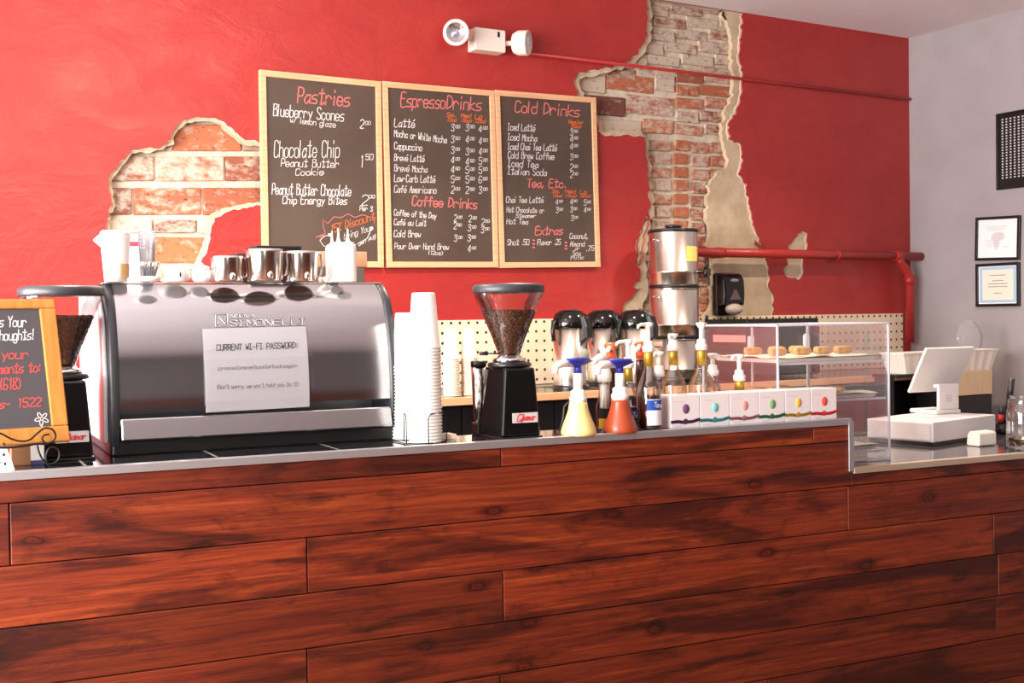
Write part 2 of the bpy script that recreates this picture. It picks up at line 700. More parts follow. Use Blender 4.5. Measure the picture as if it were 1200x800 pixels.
pierced('wall_left', 0, LEFT_X, 0.15, FRONT_Y, WALL_Y, 0.35, 4.75, 0.6, 2.85, GREYW)
pierced('wall_front', 1, FRONT_Y, 0.15, LEFT_X - 0.15, RX, -1.55, -0.35, 0.6, 2.85, mat('low_bounce_wall_paint', (104, 96, 96), 0.7))  # unseen front wall kept dark to cut bounce light onto the counter
w1, w2 = MB(), MB()
for y in (0.35, 1.8, 3.25, 4.7):
    w1.box(LEFT_X - 0.12, LEFT_X - 0.04, y, y + 0.05, 0.6, 2.85)
for x in (-1.55, -0.4):
    w2.box(x, x + 0.05, FRONT_Y - 0.12, FRONT_Y - 0.04, 0.6, 2.85)
for z in (0.6, 2.79):
    w1.box(LEFT_X - 0.12, LEFT_X - 0.04, 0.35, 4.75, z, z + 0.06)
    w2.box(-1.55, -0.35, FRONT_Y - 0.12, FRONT_Y - 0.04, z, z + 0.06)
FRM = mat('window_frame_paint', (60, 56, 54), 0.5)
struct(MB().box(-0.33, RX, FRONT_Y, FRONT_Y + 0.02, 0, 1.05).build('added_trim_1', noisy('dark_wainscot', (72, 40, 28), (96, 54, 36), 3, 0.4, 0, (14, 1, 1))))  # unseen panelling added to give the steel machine front a dark reflection
struct(w1.build('window_1', FRM))
struct(w2.build('window_2', FRM))


# ---- back wall: brick, cream coat, red plaster, each layer with its broken-out holes
def wp(px, py):
    p = wxz(px, py)
    return (p.x, min(p.z, CEIL - 0.002))


def rough(poly, amp, step=5.0, seed=1):
    rn = random.Random(seed)
    out = []
    n = len(poly)
    for i in range(n):
        a, b = poly[i], poly[(i + 1) % n]
        d = math.hypot(b[0] - a[0], b[1] - a[1])
        k = max(1, int(d / step))
        for j in range(k):
            t = j / k
            out.append((a[0] + (b[0] - a[0]) * t + rn.uniform(-amp, amp), a[1] + (b[1] - a[1]) * t + rn.uniform(-amp, amp)))
    return out


def q8(l, sc, x0, y0):
    return [(x0 + a / sc, y0 + b / sc) for a, b in l]


PATCH = q8([(920, 195), (825, 200), (790, 180), (750, 185), (700, 140), (640, 95), (600, 80), (510, 70), (450, 95), (410, 140), (405, 180), (350, 215), (215, 230), (170, 280), (125, 340), (110, 390), (125, 430), (130, 480), (105, 540), (105, 600), (95, 700), (90, 840), (480, 830), (500, 790), (540, 740), (575, 670), (585, 590), (600, 540), (660, 505), (740, 490), (825, 475), (920, 460)], 4.0, 100, 120)
K = lambda l: q8(l, 2.353, 660, 0)
K5 = lambda l: q8(l, 4.0, 740, 250)
COLUMN = K([(490, -60), (490, 60), (485, 110), (480, 160), (492, 200), (490, 260), (470, 310), (450, 350), (455, 385), (490, 400), (490, 450), (480, 480), (500, 510), (510, 570), (520, 620), (550, 690)]) + K5([(575, 130), (615, 165), (625, 230), (640, 300), (640, 350), (660, 400), (655, 500), (-30, 520), (-40, 440), (0, 400), (40, 350), (10, 345), (10, 325), (40, 320), (45, 260), (20, 240), (25, 130), (50, 60), (80, 0)]) + \
    K([(205, 730), (205, 680), (220, 620), (235, 595), (240, 560), (235, 500), (230, 420), (222, 378), (190, 370), (140, 372), (105, 370), (80, 300), (40, 262), (32, 235), (35, 205), (120, 190), (180, 172), (205, 150), (230, 110), (233, 75), (233, -60)])
SPOT = K5([(740, 150), (760, 130), (790, 90), (820, 95), (815, 160), (800, 220), (795, 280), (780, 305), (750, 300), (720, 285), (720, 260), (735, 240), (730, 210), (740, 180)])
# brick shows inside these; between these and the holes above the cream coat shows
PATCH_B = q8([(920, 205), (825, 208), (740, 196), (690, 150), (640, 106), (600, 92), (515, 82), (458, 104), (420, 146), (415, 190), (352, 226), (222, 240), (178, 290), (135, 345), (120, 390), (135, 430), (140, 480), (116, 540), (116, 600), (106, 700), (100, 835), (470, 825), (490, 790), (528, 740), (560, 670), (572, 590), (585, 536), (650, 496), (735, 478), (825, 464), (920, 450)], 4.0, 100, 120)
COLUMN_B = K([(440, -60), (440, 40), (462, 80), (466, 150), (472, 200), (470, 265), (450, 310), (438, 350), (443, 385), (455, 430), (458, 455), (430, 480), (405, 510), (400, 600), (405, 660)]) + K5([(372, 180), (385, 250), (375, 430), (330, 505), (60, 505), (60, 440), (85, 350), (70, 240), (80, 130), (95, 0)]) + \
    K([(240, 700), (250, 640), (252, 560), (245, 500), (240, 420), (236, 385), (215, 360), (140, 360), (115, 358), (90, 300), (56, 256), (45, 235), (45, 215), (122, 200), (190, 182), (218, 156), (243, 112), (245, 75), (245, -60)])


def layer(name, holes, off, thick, m, parent):
    cu = bpy.data.curves.new('tmp_outline', 'CURVE')
    cu.dimensions = '2D'
    cu.fill_mode = 'BOTH'
    cu.extrude = thick / 2
    loops = [[(LEFT_X, 0.0), (RX, 0.0), (RX, CEIL), (LEFT_X, CEIL)]] + [[wp(*q) for q in h] for h in holes]
    for lp in loops:
        s = cu.splines.new('POLY')
        s.points.add(len(lp) - 1)
        for p, (x, z) in zip(s.points, lp):
            p.co = (x, z, 0, 1)
        s.use_cyclic_u = True
    tmp = bpy.data.objects.new('tmp_outline', cu)
    COL.objects.link(tmp)
    dg = bpy.context.evaluated_depsgraph_get()
    dg.update()
    me = bpy.data.meshes.new_from_object(tmp.evaluated_get(dg))
    bpy.data.objects.remove(tmp)
    me.transform(Matrix.Translation((0, WALL_Y + off, 0)) @ Matrix.Rotation(PI / 2, 4, 'X'))
    me.materials.clear()
    me.materials.append(m)
    o = bpy.data.objects.new(name, me)
    COL.objects.link(o)
    o.parent = parent
    return o


BRK = []   # (px x0, x1, y0, y1, whiteness, hue, soot)


def row(y0, y1, xs, wh, slope=0.0, hue=None):
    for i in range(len(xs) - 1):
        w = wh[i] if isinstance(wh, (list, tuple)) else wh
        h = hue[i] if isinstance(hue, (list, tuple)) else (random.uniform(0.2, 0.9) if hue is None else hue)
        BRK.append((xs[i], xs[i + 1], y0, y1, w, h, slope))


for (y0, y1, xs, wh, hue) in ((95, 222, [330, 425, 748, 930], [0.15, 0.06, 0.2], [0.4, 0.75, 0.3]), (248, 362, [60, 338, 668, 930], [0.22, 0.16, 0.05], [0.25, 0.7, 0.3]), (395, 522, [60, 234, 562, 930], [0.12, 0.08, 0.05], [0.1, 0.6, 0.45]), (545, 608, [90, 328, 532, 700], [0.3, 0.2, 0.3], [0.5, 0.0, 0.5]), (628, 752, [60, 330, 580], [0.22, 0.02], [0.6, 0.95]), (775, 850, [60, 260, 560], 0.2, None)):
    row(120 + y0 / 4, 120 + y1 / 4, [100 + x / 4 for x in xs], wh, 0.0, hue)
k = 1 / 2.353
for i, y in enumerate(range(-60, 190, 35)):
    off = (0, 45, 15, 60, 30)[i % 5]
    row(y * k, (y + 27) * k, [660 + (200 + off + j * 92) * k for j in range(-1, 4)], [random.choice((0.24, 0.3, 0.17)) for _ in range(4)], 0.135, [random.uniform(0, 0.45) for _ in range(4)])
row(188 * k, 248 * k, [660 + x * k for x in (20, 132, 265, 322)], [0.28, 0.04, 0.25], 0.11, [0.5, 0.7, 0.3])
row(262 * k, 314 * k, [660 + x * k for x in (60, 185, 320)], [0.03, 0.12], 0.09, [0.0, 0.5])
row(326 * k, 366 * k, [660 + x * k for x in (80, 232, 320)], [0.28, 0.16], 0.06, [0.5, 0.85])
for i, y in enumerate((196, 232, 268, 306, 342)):
    row(y * k, (y + 28) * k, [660 + x * k for x in ((322, 388, 480) if i % 2 else (322, 402, 480))], [random.choice((0.02, 0.1, 0.18)), random.choice((0.02, 0.12))], 0.1, [random.uniform(0.3, 0.9), random.uniform(0.2, 0.9)])
for i, y in enumerate(range(384, 720, 37)):
    row(y * k, (y + 29) * k, [660 + x * k for x in (318, 361)], 0.0, 0.06, 0.8)
    row((y + 6) * k, (y + 36) * k, [660 + x * k for x in ((366, 408) if i > 2 else (366, 418, 470))], 0.1, 0.06, random.uniform(0.2, 0.7))
    row(y * k, (y + 29) * k, [660 + x * k for x in ((225, 268, 314) if i % 2 else (215, 314))], [0.1 + 0.2 * random.random(), 0.2], 0.06, random.uniform(0.1, 0.9))
for i, y in enumerate(range(120, 500, 38)):
    row(250 + y / 4, 250 + (y + 30) / 4, [740 + x / 4 for x in ((300, 384) if i % 2 else (300, 345, 384))], 0.05, 0.03, random.uniform(0.5, 0.95))
    row(250 + y / 4, 250 + (y + 30) / 4, [740 + x / 4 for x in ((40, 110, 200) if i % 2 else (40, 150, 240))], 0.25, 0.03, random.uniform(0.3, 0.8))

bw = MB().box(LEFT_X, RX, WALL_Y + 0.055, WALL_Y + 0.2, 0, CEIL)
WB = struct(bw.build('wall_back', MORTAR))
bb = MB()
g = 1.1
for (x0, x1, y0, y1, w, h, sl) in BRK:
    xm = (x0 + x1) / 2
    bb.tint = (h, w + random.uniform(-0.05, 0.05), random.uniform(0.2, 0.9), 1)
    jig = [random.uniform(-0.6, 0.6) for _ in range(4)]
    c = []
    for (x, y, jj) in ((x0 + g, y1, jig[0]), (x1 - g, y1, jig[1]), (x1 - g, y0, jig[2]), (x0 + g, y0, jig[3])):
        p = wp(x + jj, y + (x - xm) * sl + jj)
        c.append((p[0], min(p[1], CEIL - 0.004)))
    if c[2][1] - c[1][1] < 0.012:
        continue
    yo = WALL_Y + 0.040 + random.uniform(-0.004, 0.006)
    fr = [(c[i][0], yo, c[i][1]) for i in range(4)]
    bk = [(c[i][0], WALL_Y + 0.07, c[i][1]) for i in range(4)]
    bb.hexa([fr[0], fr[1], bk[1], bk[0], fr[3], fr[2], bk[2], bk[3]])
struct(bb.build('exposed_brickwork', BRICK, WB, bevel=0.005))
struct(layer('cream_plaster_coat', [rough(PATCH_B, 1.4, 4, 3), rough(COLUMN_B, 2.0, 4, 4)], 0.022, 0.03, UNDER, WB))
RIMH = [rough(PATCH, 0.9, 3.5, 11), rough(COLUMN, 1.2, 3.5, 12), rough(SPOT, 1.0, 3.5, 13)]


def grow(poly, d):
    cx = sum(p[0] for p in poly) / len(poly)
    n = len(poly)
    ar = sum(poly[i][0] * poly[(i + 1) % n][1] - poly[(i + 1) % n][0] * poly[i][1] for i in range(n))
    sg = 1 if ar > 0 else -1
    out = []
    for i in range(n):
        a, b = poly[i - 1], poly[(i + 1) % n]
        ex, ey = b[0] - a[0], b[1] - a[1]
        l = math.hypot(ex, ey) or 1
        dd = d * random.uniform(0.2, 1.5)
        out.append((poly[i][0] + sg * ey / l * dd, poly[i][1] - sg * ex / l * dd))
    return out


struct(layer('broken_plaster_rim', RIMH, 0.0055, 0.009, RIM, WB))
struct(layer('red_plaster', [grow(h, 1.6) for h in RIMH], -0.0035, 0.009, RED, WB))
WS = WALL_Y - 0.008   # face of the red plaster


# ---- service counter: plank front in a frame of its own (local x along the counter, y away from the viewer)
def cnt(name, label, cat):
    return thing(name, label, cat, CW(0, 0, 0), -CYAW)


def S(px, py, t=0.0):
    return csz(px, py, t)


S_STEP = S(997, 520)[0]
S0, S1 = -0.9, cst(1200, 533, ZL)[0] + 1.6
E_ = 0.018
rows_z = [ZB - E_, S(60, 586)[1], S(180, 647)[1], S(220, 711.5)[1], S(595, 730)[1]]
rows_z[4] = rows_z[3] - (rows_z[2] - rows_z[3]) * 0.99
zz = rows_z[4]
while zz > 0.16:
    zz -= 0.1405
    rows_z.append(max(zz, 0.012))
joints = [[S(587, 535)[0], S(953, 512)[0]], [S(11.5, 625)[0], S(870, 560)[0] + 3], [S(360, 663)[0], S(994, 616)[0]], [S(590, 701)[0], S(1071, 604)[0] + 0.35], [S(360, 780)[0], S(1170, 670)[0]], [S(586, 795)[0], S(1168, 745)[0]], [S(300, 790)[0], S(900, 790)[0]], [S(700, 790)[0]], [S(450, 790)[0], S(1100, 790)[0]]]
ctr = cnt('service_counter', 'long cafe counter clad in dark red stained pine planks', 'counter')
mb = MB()
for i in range(len(rows_z) - 1):
    js = [S0] + [j for j in (joints[i] if i < len(joints) else [0.5 + 0.3 * i]) if S0 < j < S1] + [S1]
    for a, b in zip(js, js[1:]):
        z1, z0 = rows_z[i], rows_z[i + 1]
        mb.tint = (random.random(), random.random(), random.random(), 1)
        pieces = [(a, b, z0, z1)]
        if b > S_STEP and z1 > ZL - E_:
            pieces = []
            if a < S_STEP:
                pieces.append((a, S_STEP, z0, z1))
            if z0 < ZL - E_ - 0.01:
                pieces.append((max(a, S_STEP), b, z0, ZL - E_))
        for (p, q, u, v) in pieces:
            yo = random.uniform(-0.0015, 0.0015)
            mb.box(p + 0.0012, q - 0.0012, yo, 0.02, u + 0.0012, v - 0.0012, 0.0022)
mb.build('plank_cladding', PLANK, ctr)
mb = MB()
S_M = S(497, 500, 0.2)[0]
S_N = S(896, 470, 0.11)[0]
mb.box(S0, S_M - 0.003, 0.021, 0.70, 0, ZB - 0.032)
mb.box(S_M - 0.003, S_N - 0.003, 0.021, 0.19, 0, ZB - 0.032)
mb.box(S_N - 0.003, S_STEP - 0.003, 0.021, 0.10, 0, ZB - 0.032)
mb.box(S_STEP - 0.003, S1, 0.021, 0.60, 0, ZL - 0.032)
mb.build('carcass', mat('counter_carcass', (40, 22, 18), 0.7), ctr)

bt = cnt('bar_countertop', 'glossy black tile top of the raised bar, edged in metal', 'countertop')
mb = MB().prism([(S0, 0.0215), (S_STEP, 0.0215), (S_STEP, 0.104), (S_N, 0.104), (S_N, 0.2), (S_M, 0.2), (S_M, 0.78), (S0, 0.78)], 2, ZB - 0.03, ZB)
mb.build('tile_slab', TILE, bt)
MB().box(S0, S_STEP + 0.002, -0.006, 0.021, ZB - E_, ZB + 0.0015, 0.001).build('metal_edge', ALU, bt)
mb = MB().box(S_STEP + 0.0005, S_STEP + 0.008, -0.006, 0.10, ZL + 0.0015, ZB - E_ - 0.001, 0.001)
mb.box(S_STEP - 0.012, S_STEP + 0.008, -0.0065, -0.002, ZL - 0.01, ZB - 0.006, 0.001)
mb.build('step_trim', ALU, bt)
lt = cnt('till_countertop', 'lower polished grey countertop under the till and acrylic case', 'countertop')
GRT = mat('polished_grey_top', (74, 72, 74), 0.05)
MB().box(S_STEP + 0.009, S1, 0.0215, 0.72, ZL - 0.03, ZL, 0.001).build('slab', GRT, lt)
MB().box(S_STEP + 0.009, S1, -0.007, 0.021, ZL - E_, ZL + 0.001, 0.001).build('metal_edge', mat('warm_metal_edge', (206, 190, 166), 0.35, 0.7), lt)

# ---- pipes on the wall
cz0, cz1 = wxz(622, 62.5, WS - 0.015), wxz(1063, 115.8, WS - 0.015)
mb = MB().tube([(cz0.x - 0.08, WS - 0.014, cz0.z + 0.0), (RX, WS - 0.014, cz1.z)], 0.0095, 10)
tag(mb.build('electrical_conduit', RED), 'thin red painted conduit running across the upper wall to the corner', 'conduit')
# offset of the thick pipe: its end meets the right wall at px 1080
pd = WALL_Y - ryz(1080, 301, RX).y
PY = WALL_Y - pd
pz = wxz(940, 297.8, PY).z
xa = wxz(797, 290, PY).x
tee = wxz(1053, 301, PY)
dv = wxz(1066, 330, PY)
pr = thing('red_wall_pipe', 'thick red painted pipe along the back wall with a drop in the corner', 'pipe', (xa, PY, pz))
R_ = 0.027
L = lambda x, z: (x - xa, 0, z - pz)
MB().tube([L(xa, pz), L(RX - 0.005, pz)], R_, 16).build('run', RED, pr)
MB().tube([L(tee.x - 0.045, pz), L(tee.x + 0.05, pz)], R_ * 1.22, 16).build('tee', RED, pr)
el = [L(tee.x, pz), L(tee.x + 0.02, pz - 0.04), L(dv.x - 0.02, pz - 0.10), L(dv.x, pz - 0.14), L(dv.x, 1.2)]
MB().tube(el, [R_, R_, R_ * 1.05, R_ * 1.1, R_], 14).build('drop', RED, pr)
MB().lathe([(R_, -0.03), (R_ * 1.25, -0.03), (R_ * 1.25, 0.03), (R_, 0.03)], 14, dv.x - xa, 0).build('elbow_collar', RED, pr).location = (0, 0, -0.155)
for fx in (0.15, 0.62):
    mb = MB()
    x = (RX - xa) * fx
    mb.box(x - 0.012, x + 0.012, 0, WS - PY, -R_ - 0.003, R_ + 0.003)
    mb.tube([(x - 0.014, 0, 0), (x + 0.014, 0, 0)], R_ * 1.12, 16)
    mb.build('wall_bracket', RED, pr)


# ---- things on the walls
def board(name, label, TL, TR, BR, BL, lines):
    Y = WS - 0.03
    p = [wxz(*q, Y) for q in (TL, TR, BR, BL)]
    c = (p[0] + p[1] + p[2] + p[3]) / 4
    ux = ((p[1] - p[0]) + (p[2] - p[3])) / 2
    uz = ((p[0] - p[3]) + (p[1] - p[2])) / 2
    w, h = ux.length, uz.length
    an = (math.atan2(ux.z, ux.x) + math.atan2(-uz.x, uz.z)) / 2
    t = thing(name, label, 'menu board', c, 0, 'chalk menu boards on the red wall')
    t.rotation_euler = (0, -an, 0)
    fwid = 0.029
    mb = MB()
    a, b = w / 2, h / 2
    mb.box(-a, a, 0, 0.028, b - fwid, b, 0.002).box(-a, a, 0, 0.028, -b, -b + fwid, 0.002)
    mb.box(-a, -a + fwid, 0, 0.028, -b + fwid, b - fwid, 0.002).box(a - fwid, a, 0, 0.028, -b + fwid, b - fwid, 0.002)
    mb.build('frame', PINE, t)
    MB().box(-a + fwid - 0.002, a - fwid + 0.002, 0.008, 0.024, -b + fwid - 0.002, b - fwid + 0.002).build('slate', CHALKB, t)
    inv = (Matrix.Translation(c) @ Matrix.Rotation(-an, 4, 'Y')).inverted()
    Yt = Y + 0.0074
    surf = lambda x, y: inv @ wxz(x, y, Yt)
    for (txt, p0, p1, cap, col, wd_) in lines:
        mb = MB()
        if isinstance(txt, list):
            ribbon(mb, [surf(*q) for q in txt], wd_, Vector((0, -1, 0)))
            nm = 'chalk_doodle'
        else:
            letter(mb, txt, p0, p1, cap, wd_ * 0.64, Vector((0, -1, 0)), surf)
            nm = {'p': 'heading', 'o': 'size_note'}.get(col, 'price' if txt.isdigit() else 'menu_line')
        mb.build(nm, {'w': CHALKW, 'p': CHALKP, 'o': CHALKO}[col], t)
    return t


def scale_lines(sc, x0, y0, raw):
    out = []
    for (txt, a, b, cap, col, w) in raw:
        if isinstance(txt, list):
            out.append(([(x0 + q[0] / sc, y0 + q[1] / sc) for q in txt], 0, 0, 0, col, w))
        else:
            out.append((txt, (x0 + a[0] / sc, y0 + a[1] / sc), (x0 + b[0] / sc, y0 + b[1] / sc), cap / sc, col, w))
    return out


def price(d, x, y, h, w=0.0048, sc=1.0):
    """a price chalked as a big figure with small raised cents"""
    a, b = d
    bw_ = h * 0.42
    r = [(a, (x, y), (x + bw_, y), h, 'w', w)]
    r.append((b, (x + bw_ * 1.5, y - h * 0.42), (x + bw_ * 1.5 + h * 0.62, y - h * 0.42), h * 0.40, 'w', w * 0.8))
    return r


A = scale_lines(6.155, 300, 75, [
    ('Pastries', (300, 275), (672, 305), 108, 'p', 0.0095), ('Blueberry Scones', (125, 372), (632, 412), 84, 'w', 0.0065),
    ('w/ lemon glaze', (245, 420), (572, 458), 44, 'w', 0.0045)] + price('20', 750, 462, 60, 0.006) + [
    ('Chocolate Chip', (130, 672), (600, 672), 118, 'w', 0.006), ('Peanut Butter', (180, 738), (595, 748), 56, 'w', 0.005), ('Cookie', (285, 802), (485, 800), 46, 'w', 0.005),
    ('1', (755, 745), (770, 745), 85, 'w', 0.0055), ('50', (790, 690), (842, 690), 40, 'w', 0.005)])
A[4] = ('00', A[4][1], A[4][2], A[4][3], 'w', 0.004)
A += scale_lines(6.4, 300, 200, [
    ('Peanut Butter Chocolate', (120, 175), (710, 190), 80, 'w', 0.0062), ('Chip Energy Bites', (200, 247), (680, 252), 58, 'w', 0.006),
    ('2', (790, 258), (835, 258), 74, 'w', 0.006), ('00', (845, 205), (888, 205), 22, 'w', 0.0045), ('Per 3', (778, 298), (872, 304), 36, 'w', 0.005),
    ('15% Discount', (560, 470), (885, 368), 60, 'o', 0.005), ('bring Your', (660, 515), (872, 445), 46, 'w', 0.0036), ('own mug', (770, 565), (896, 500), 40, 'w', 0.0034),
    ([(480, 500), (520, 470), (505, 420), (500, 365), (540, 395), (585, 345), (640, 352), (690, 322), (740, 350), (800, 330), (850, 345), (893, 350), (885, 400)], 0, 0, 0, 'p', 0.0032),
    ([(520, 470), (470, 490), (450, 500)], 0, 0, 0, 'p', 0.0032)])
board('menu_board', 'chalkboard with wooden frame headed Pastries, leftmost of the three', (306, 82.4), (448.4, 94.5), (448.6, 312.3), (307.6, 312.8), A)
raw = [('Espresso', (125, 197), (418, 212), 92, 'p', 0.009), ('Drinks', (432, 212), (660, 226), 86, 'p', 0.009),
       ('Sm.', (432, 266), (490, 268), 26, 'o', 0.005), ('Med', (528, 272), (592, 275), 28, 'o', 0.005), ('Lg', (620, 278), (668, 279), 28, 'o', 0.005),
       ('(12oz)', (436, 298), (498, 300), 24, 'o', 0.004), ('(16oz)', (532, 303), (597, 306), 24, 'o', 0.004), ('(20oz)', (622, 306), (695, 310), 24, 'o', 0.004),
       ('Latté', (80, 332), (215, 340), 52, 'w', 0.0062), ('Mocha or White Mocha', (80, 398), (430, 444), 46, 'w', 0.0055), ('Cappuccino', (80, 483), (265, 496), 46, 'w', 0.0055),
       ('Brevé Latté', (80, 560), (280, 570), 44, 'w', 0.0052), ('Brevé Mocha', (80, 630), (300, 640), 44, 'w', 0.0048), ('Low-Carb Latté', (80, 700), (352, 708), 46, 'w', 0.0052), ('Café Americano', (80, 772), (360, 780), 46, 'w', 0.0048)]
for (y, row_) in (((362, 362, 370), ('300', '350', '400')), ((440, 442, 452), ('350', '400', '450')), ((512, 522, 522), ('300', '350', '400')), ((578, 590, 585), ('400', '450', '500')), ((642, 646, 646), ('450', '500', '550')), ((708, 710, 710), ('500', '550', '600')), ((778, 780, 780), ('200', '250', '300'))):
    for x, yy, q in zip((460, 558, 645), y, row_):
        raw += price((q[0], q[1:]), x, yy, 46, 0.005)
B = scale_lines(5.711, 448, 90, raw)
raw = [('Coffee Drinks', (255, 222), (805, 252), 82, 'p', 0.009), ('Coffee of the Day', (100, 306), (458, 336), 50, 'w', 0.0052), ('Café au Lait', (100, 388), (372, 398), 50, 'w', 0.0052),
       ('Cold Brew', (100, 490), (325, 493), 56, 'w', 0.0055), ('Pour Over Hand Brew', (105, 592), (565, 600), 50, 'w', 0.0048), ('(12oz)', (390, 640), (515, 645), 32, 'w', 0.0045)]
for (x, y, q) in ((610, 357, '200'), (735, 362, '225'), (845, 390, '250'), (607, 422, '250'), (730, 440, '300'), (842, 456, '350'), (612, 528, '300'), (727, 526, '350'), (728, 618, '400')):
    raw += price((q[0], q[1:]), x, y, 54, 0.005)
B += scale_lines(7.27, 448, 210, raw)
board('menu_board', 'chalkboard with wooden frame headed Espresso Drinks, middle of the three', (449, 96), (580.4, 105), (584, 313.4), (453.3, 313.2), B)
raw = [('Cold Drinks', (170, 207), (670, 246), 86, 'p', 0.0095), ('Regular', (590, 298), (702, 303), 28, 'o', 0.005), ('(16oz)', (605, 330), (690, 333), 24, 'o', 0.005)]
for (s_, x1, y, q, py) in (('Iced Latté', 325, 352, '350', 388), ('Iced Mocha', 340, 430, '400', 440), ('Iced Chai Tea Latté', 495, 505, '400', 500), ('Cold Brew Coffee', 475, 572, '300', 582), ('Iced Tea', 350, 636, '200', 662), ('Italian Soda', 415, 698, '200', 720)):
    raw.append((s_, (115, y - 4), (x1, y + 8), 52, 'w', 0.0055))
    raw += price((q[0], q[1:]), 600, py, 48, 0.005)
D = scale_lines(6.667, 578, 100, raw)
raw = [('Tea, Etc.', (265, 127), (565, 132), 62, 'p', 0.009), ('Sm.', (462, 172), (520, 174), 28, 'o', 0.005), ('Med', (560, 174), (640, 176), 28, 'o', 0.005), ('Lg', (680, 176), (728, 178), 28, 'o', 0.005),
       ('(12oz)', (468, 205), (540, 207), 22, 'o', 0.004), ('(16oz)', (562, 206), (650, 208), 22, 'o', 0.004), ('(20oz)', (675, 206), (765, 208), 22, 'o', 0.004),
       ('Chai Tea Latté', (100, 248), (390, 250), 46, 'w', 0.0052), ('Hot Chocolate or', (105, 322), (395, 330), 40, 'w', 0.0048), ('Steamer', (178, 366), (332, 366), 30, 'w', 0.0045), ('Hot Tea', (105, 415), (270, 418), 40, 'w', 0.0048),
       ('Extras', (330, 500), (540, 497), 62, 'p', 0.009), ('Shot .50', (110, 580), (278, 578), 42, 'w', 0.0052), ('Flavor .25', (345, 580), (525, 577), 42, 'w', 0.005),
       ('Coconut,', (598, 530), (738, 530), 42, 'w', 0.005), ('Almond', (600, 590), (712, 590), 38, 'w', 0.005), ('or', (640, 618), (672, 618), 24, 'w', 0.004), ('Soy', (620, 660), (682, 660), 36, 'w', 0.0045), ('Milk', (605, 696), (705, 692), 34, 'w', 0.0045), ('.75', (725, 628), (785, 622), 38, 'w', 0.005)]
for (x, y, q) in ((488, 264, '400'), (602, 262, '450'), (708, 270, '500'), (490, 327, '300'), (602, 322, '350'), (708, 327, '400'), (608, 390, '300')):
    raw += price((q[0], q[1:]), x, y, 42, 0.0048)
for x, ys in ((315, (542, 570, 598)), (567, (560, 585, 608))):
    for y in ys:
        raw.append(([(x - 4, y), (x + 6, y + 2)], 0, 0, 0, 'p', 0.008))
D += scale_lines(6.667, 578, 200, raw)
board('menu_board', 'chalkboard with wooden frame headed Cold Drinks, rightmost of the three', (581.3, 106), (698.9, 113.5), (703.7, 312.5), (585.5, 314), D)

# emergency light
ye = WS - 0.085
a, b = wxz(557, 30, ye), wxz(593, 63, ye)
c_ = (a + b) / 2
t = thing('emergency_light', 'white twin-head emergency light high on the red wall', 'emergency light', (c_.x, WS, c_.z))
hw, hh = (b.x - a.x) / 2, (a.z - b.z) / 2 * 0.92
MB().box(-hw, hw, -0.085, 0, -hh, hh, 0.006).build('housing', mat('ivory_plastic', (232, 220, 206), 0.4), t)
MB().box(hw * 0.45, hw * 0.6, -0.0865, -0.084, 0.018, 0.045).build('test_switch', BLACK, t)
IV = MATS['ivory_plastic']
LENS = mat('lamp_reflector', (214, 216, 222), 0.12, 0.9)
zs = b.x - a.x
for side, px_, py_, dirv in ((-1, 534, 39, Vector((-0.42, -0.95, -0.12))), (1, 610, 50.5, Vector((0.66, -0.75, -0.06)))):
    p = wxz(px_, py_, ye - 0.01)
    lc = Vector((p.x - c_.x, p.y - WS, p.z - c_.z))
    rr = 0.064
    q = dirv.normalized().to_track_quat('Z', 'Y').to_matrix().to_4x4()
    mb = MB()
    mb.M = Matrix.Translation(lc) @ q
    mb.lathe([(rr * 0.35, -0.045), (rr * 0.8, -0.035), (rr, -0.01), (rr, 0.035), (rr * 1.03, 0.038), (rr * 0.98, 0.044), (rr * 0.78, 0.044), (rr * 0.76, 0.03)], 24, cap1=False)
    o = mb.build('lamp_head', IV, t)
    mb = MB()
    mb.M = Matrix.Translation(lc) @ q
    mb.lathe([(0.001, 0.012), (rr * 0.4, 0.02), (rr * 0.77, 0.036)], 24, cap0=False, cap1=False)
    mb.ball((0, 0, 0.025), rr * 0.16)
    mb.build('reflector', LENS, o)
    mb = MB().tube([(side * hw * 0.95, -0.045, lc.z * 0.4), (side * (hw + 0.02), -0.05, lc.z * 0.7), tuple(lc * 0.9 + Vector((0, 0.02, 0)) * 0 + Vector((side * 0.0, 0, 0)))], 0.014, 10)
    mb.build('swivel', IV, t)

# soap dispenser
ys = WS - 0.10
a, b = wxz(848, 319, ys), wxz(872.5, 369, ys)
cx, cz = (a.x + b.x) / 2, (a.z + b.z) / 2
hw, hh = (b.x - a.x) / 2, (a.z - b.z) / 2
t = thing('soap_dispenser', 'black wall-mounted soap dispenser under the red pipe', 'soap dispenser', (cx, WS + 0.01, cz))
MB().box(-hw * 0.92, hw * 0.92, -0.045, 0.0, -hh, hh, 0.012).build('back_plate', BLACK, t)
mb = MB()
pf = [(-0.04, hh * 0.98), (-0.085, hh * 0.96), (-0.112, hh * 0.7), (-0.12, 0.0), (-0.112, -hh * 0.55), (-0.04, -hh * 0.62)]
mb.prism(pf, 0, -hw, hw)
mb.build('cover', BLACKG, t, bevel=0.012)
mb = MB()
mb.ball((0, -0.108, -hh * 0.72), hw * 0.8, 0.035, hh * 0.27, 16)
mb.build('push_bar', mat('pale_grey_plastic', (188, 172, 160), 0.4), t)
mb = MB().ball((0, -0.115, hh * 0.62), hw * 0.42, 0.006, hh * 0.09, 14)
mb.build('badge', mat('grey_badge', (130, 126, 130), 0.3), t)
mb = MB().prism([(-hw * 0.55, -hh * 0.28), (hw * 0.55, -hh * 0.28), (hw * 0.1, hh * 0.18), (-hw * 0.1, hh * 0.18)], 1, -0.123, -0.115)
mb.build('level_window', mat('smoky_window', (92, 76, 72), 0.15), t)


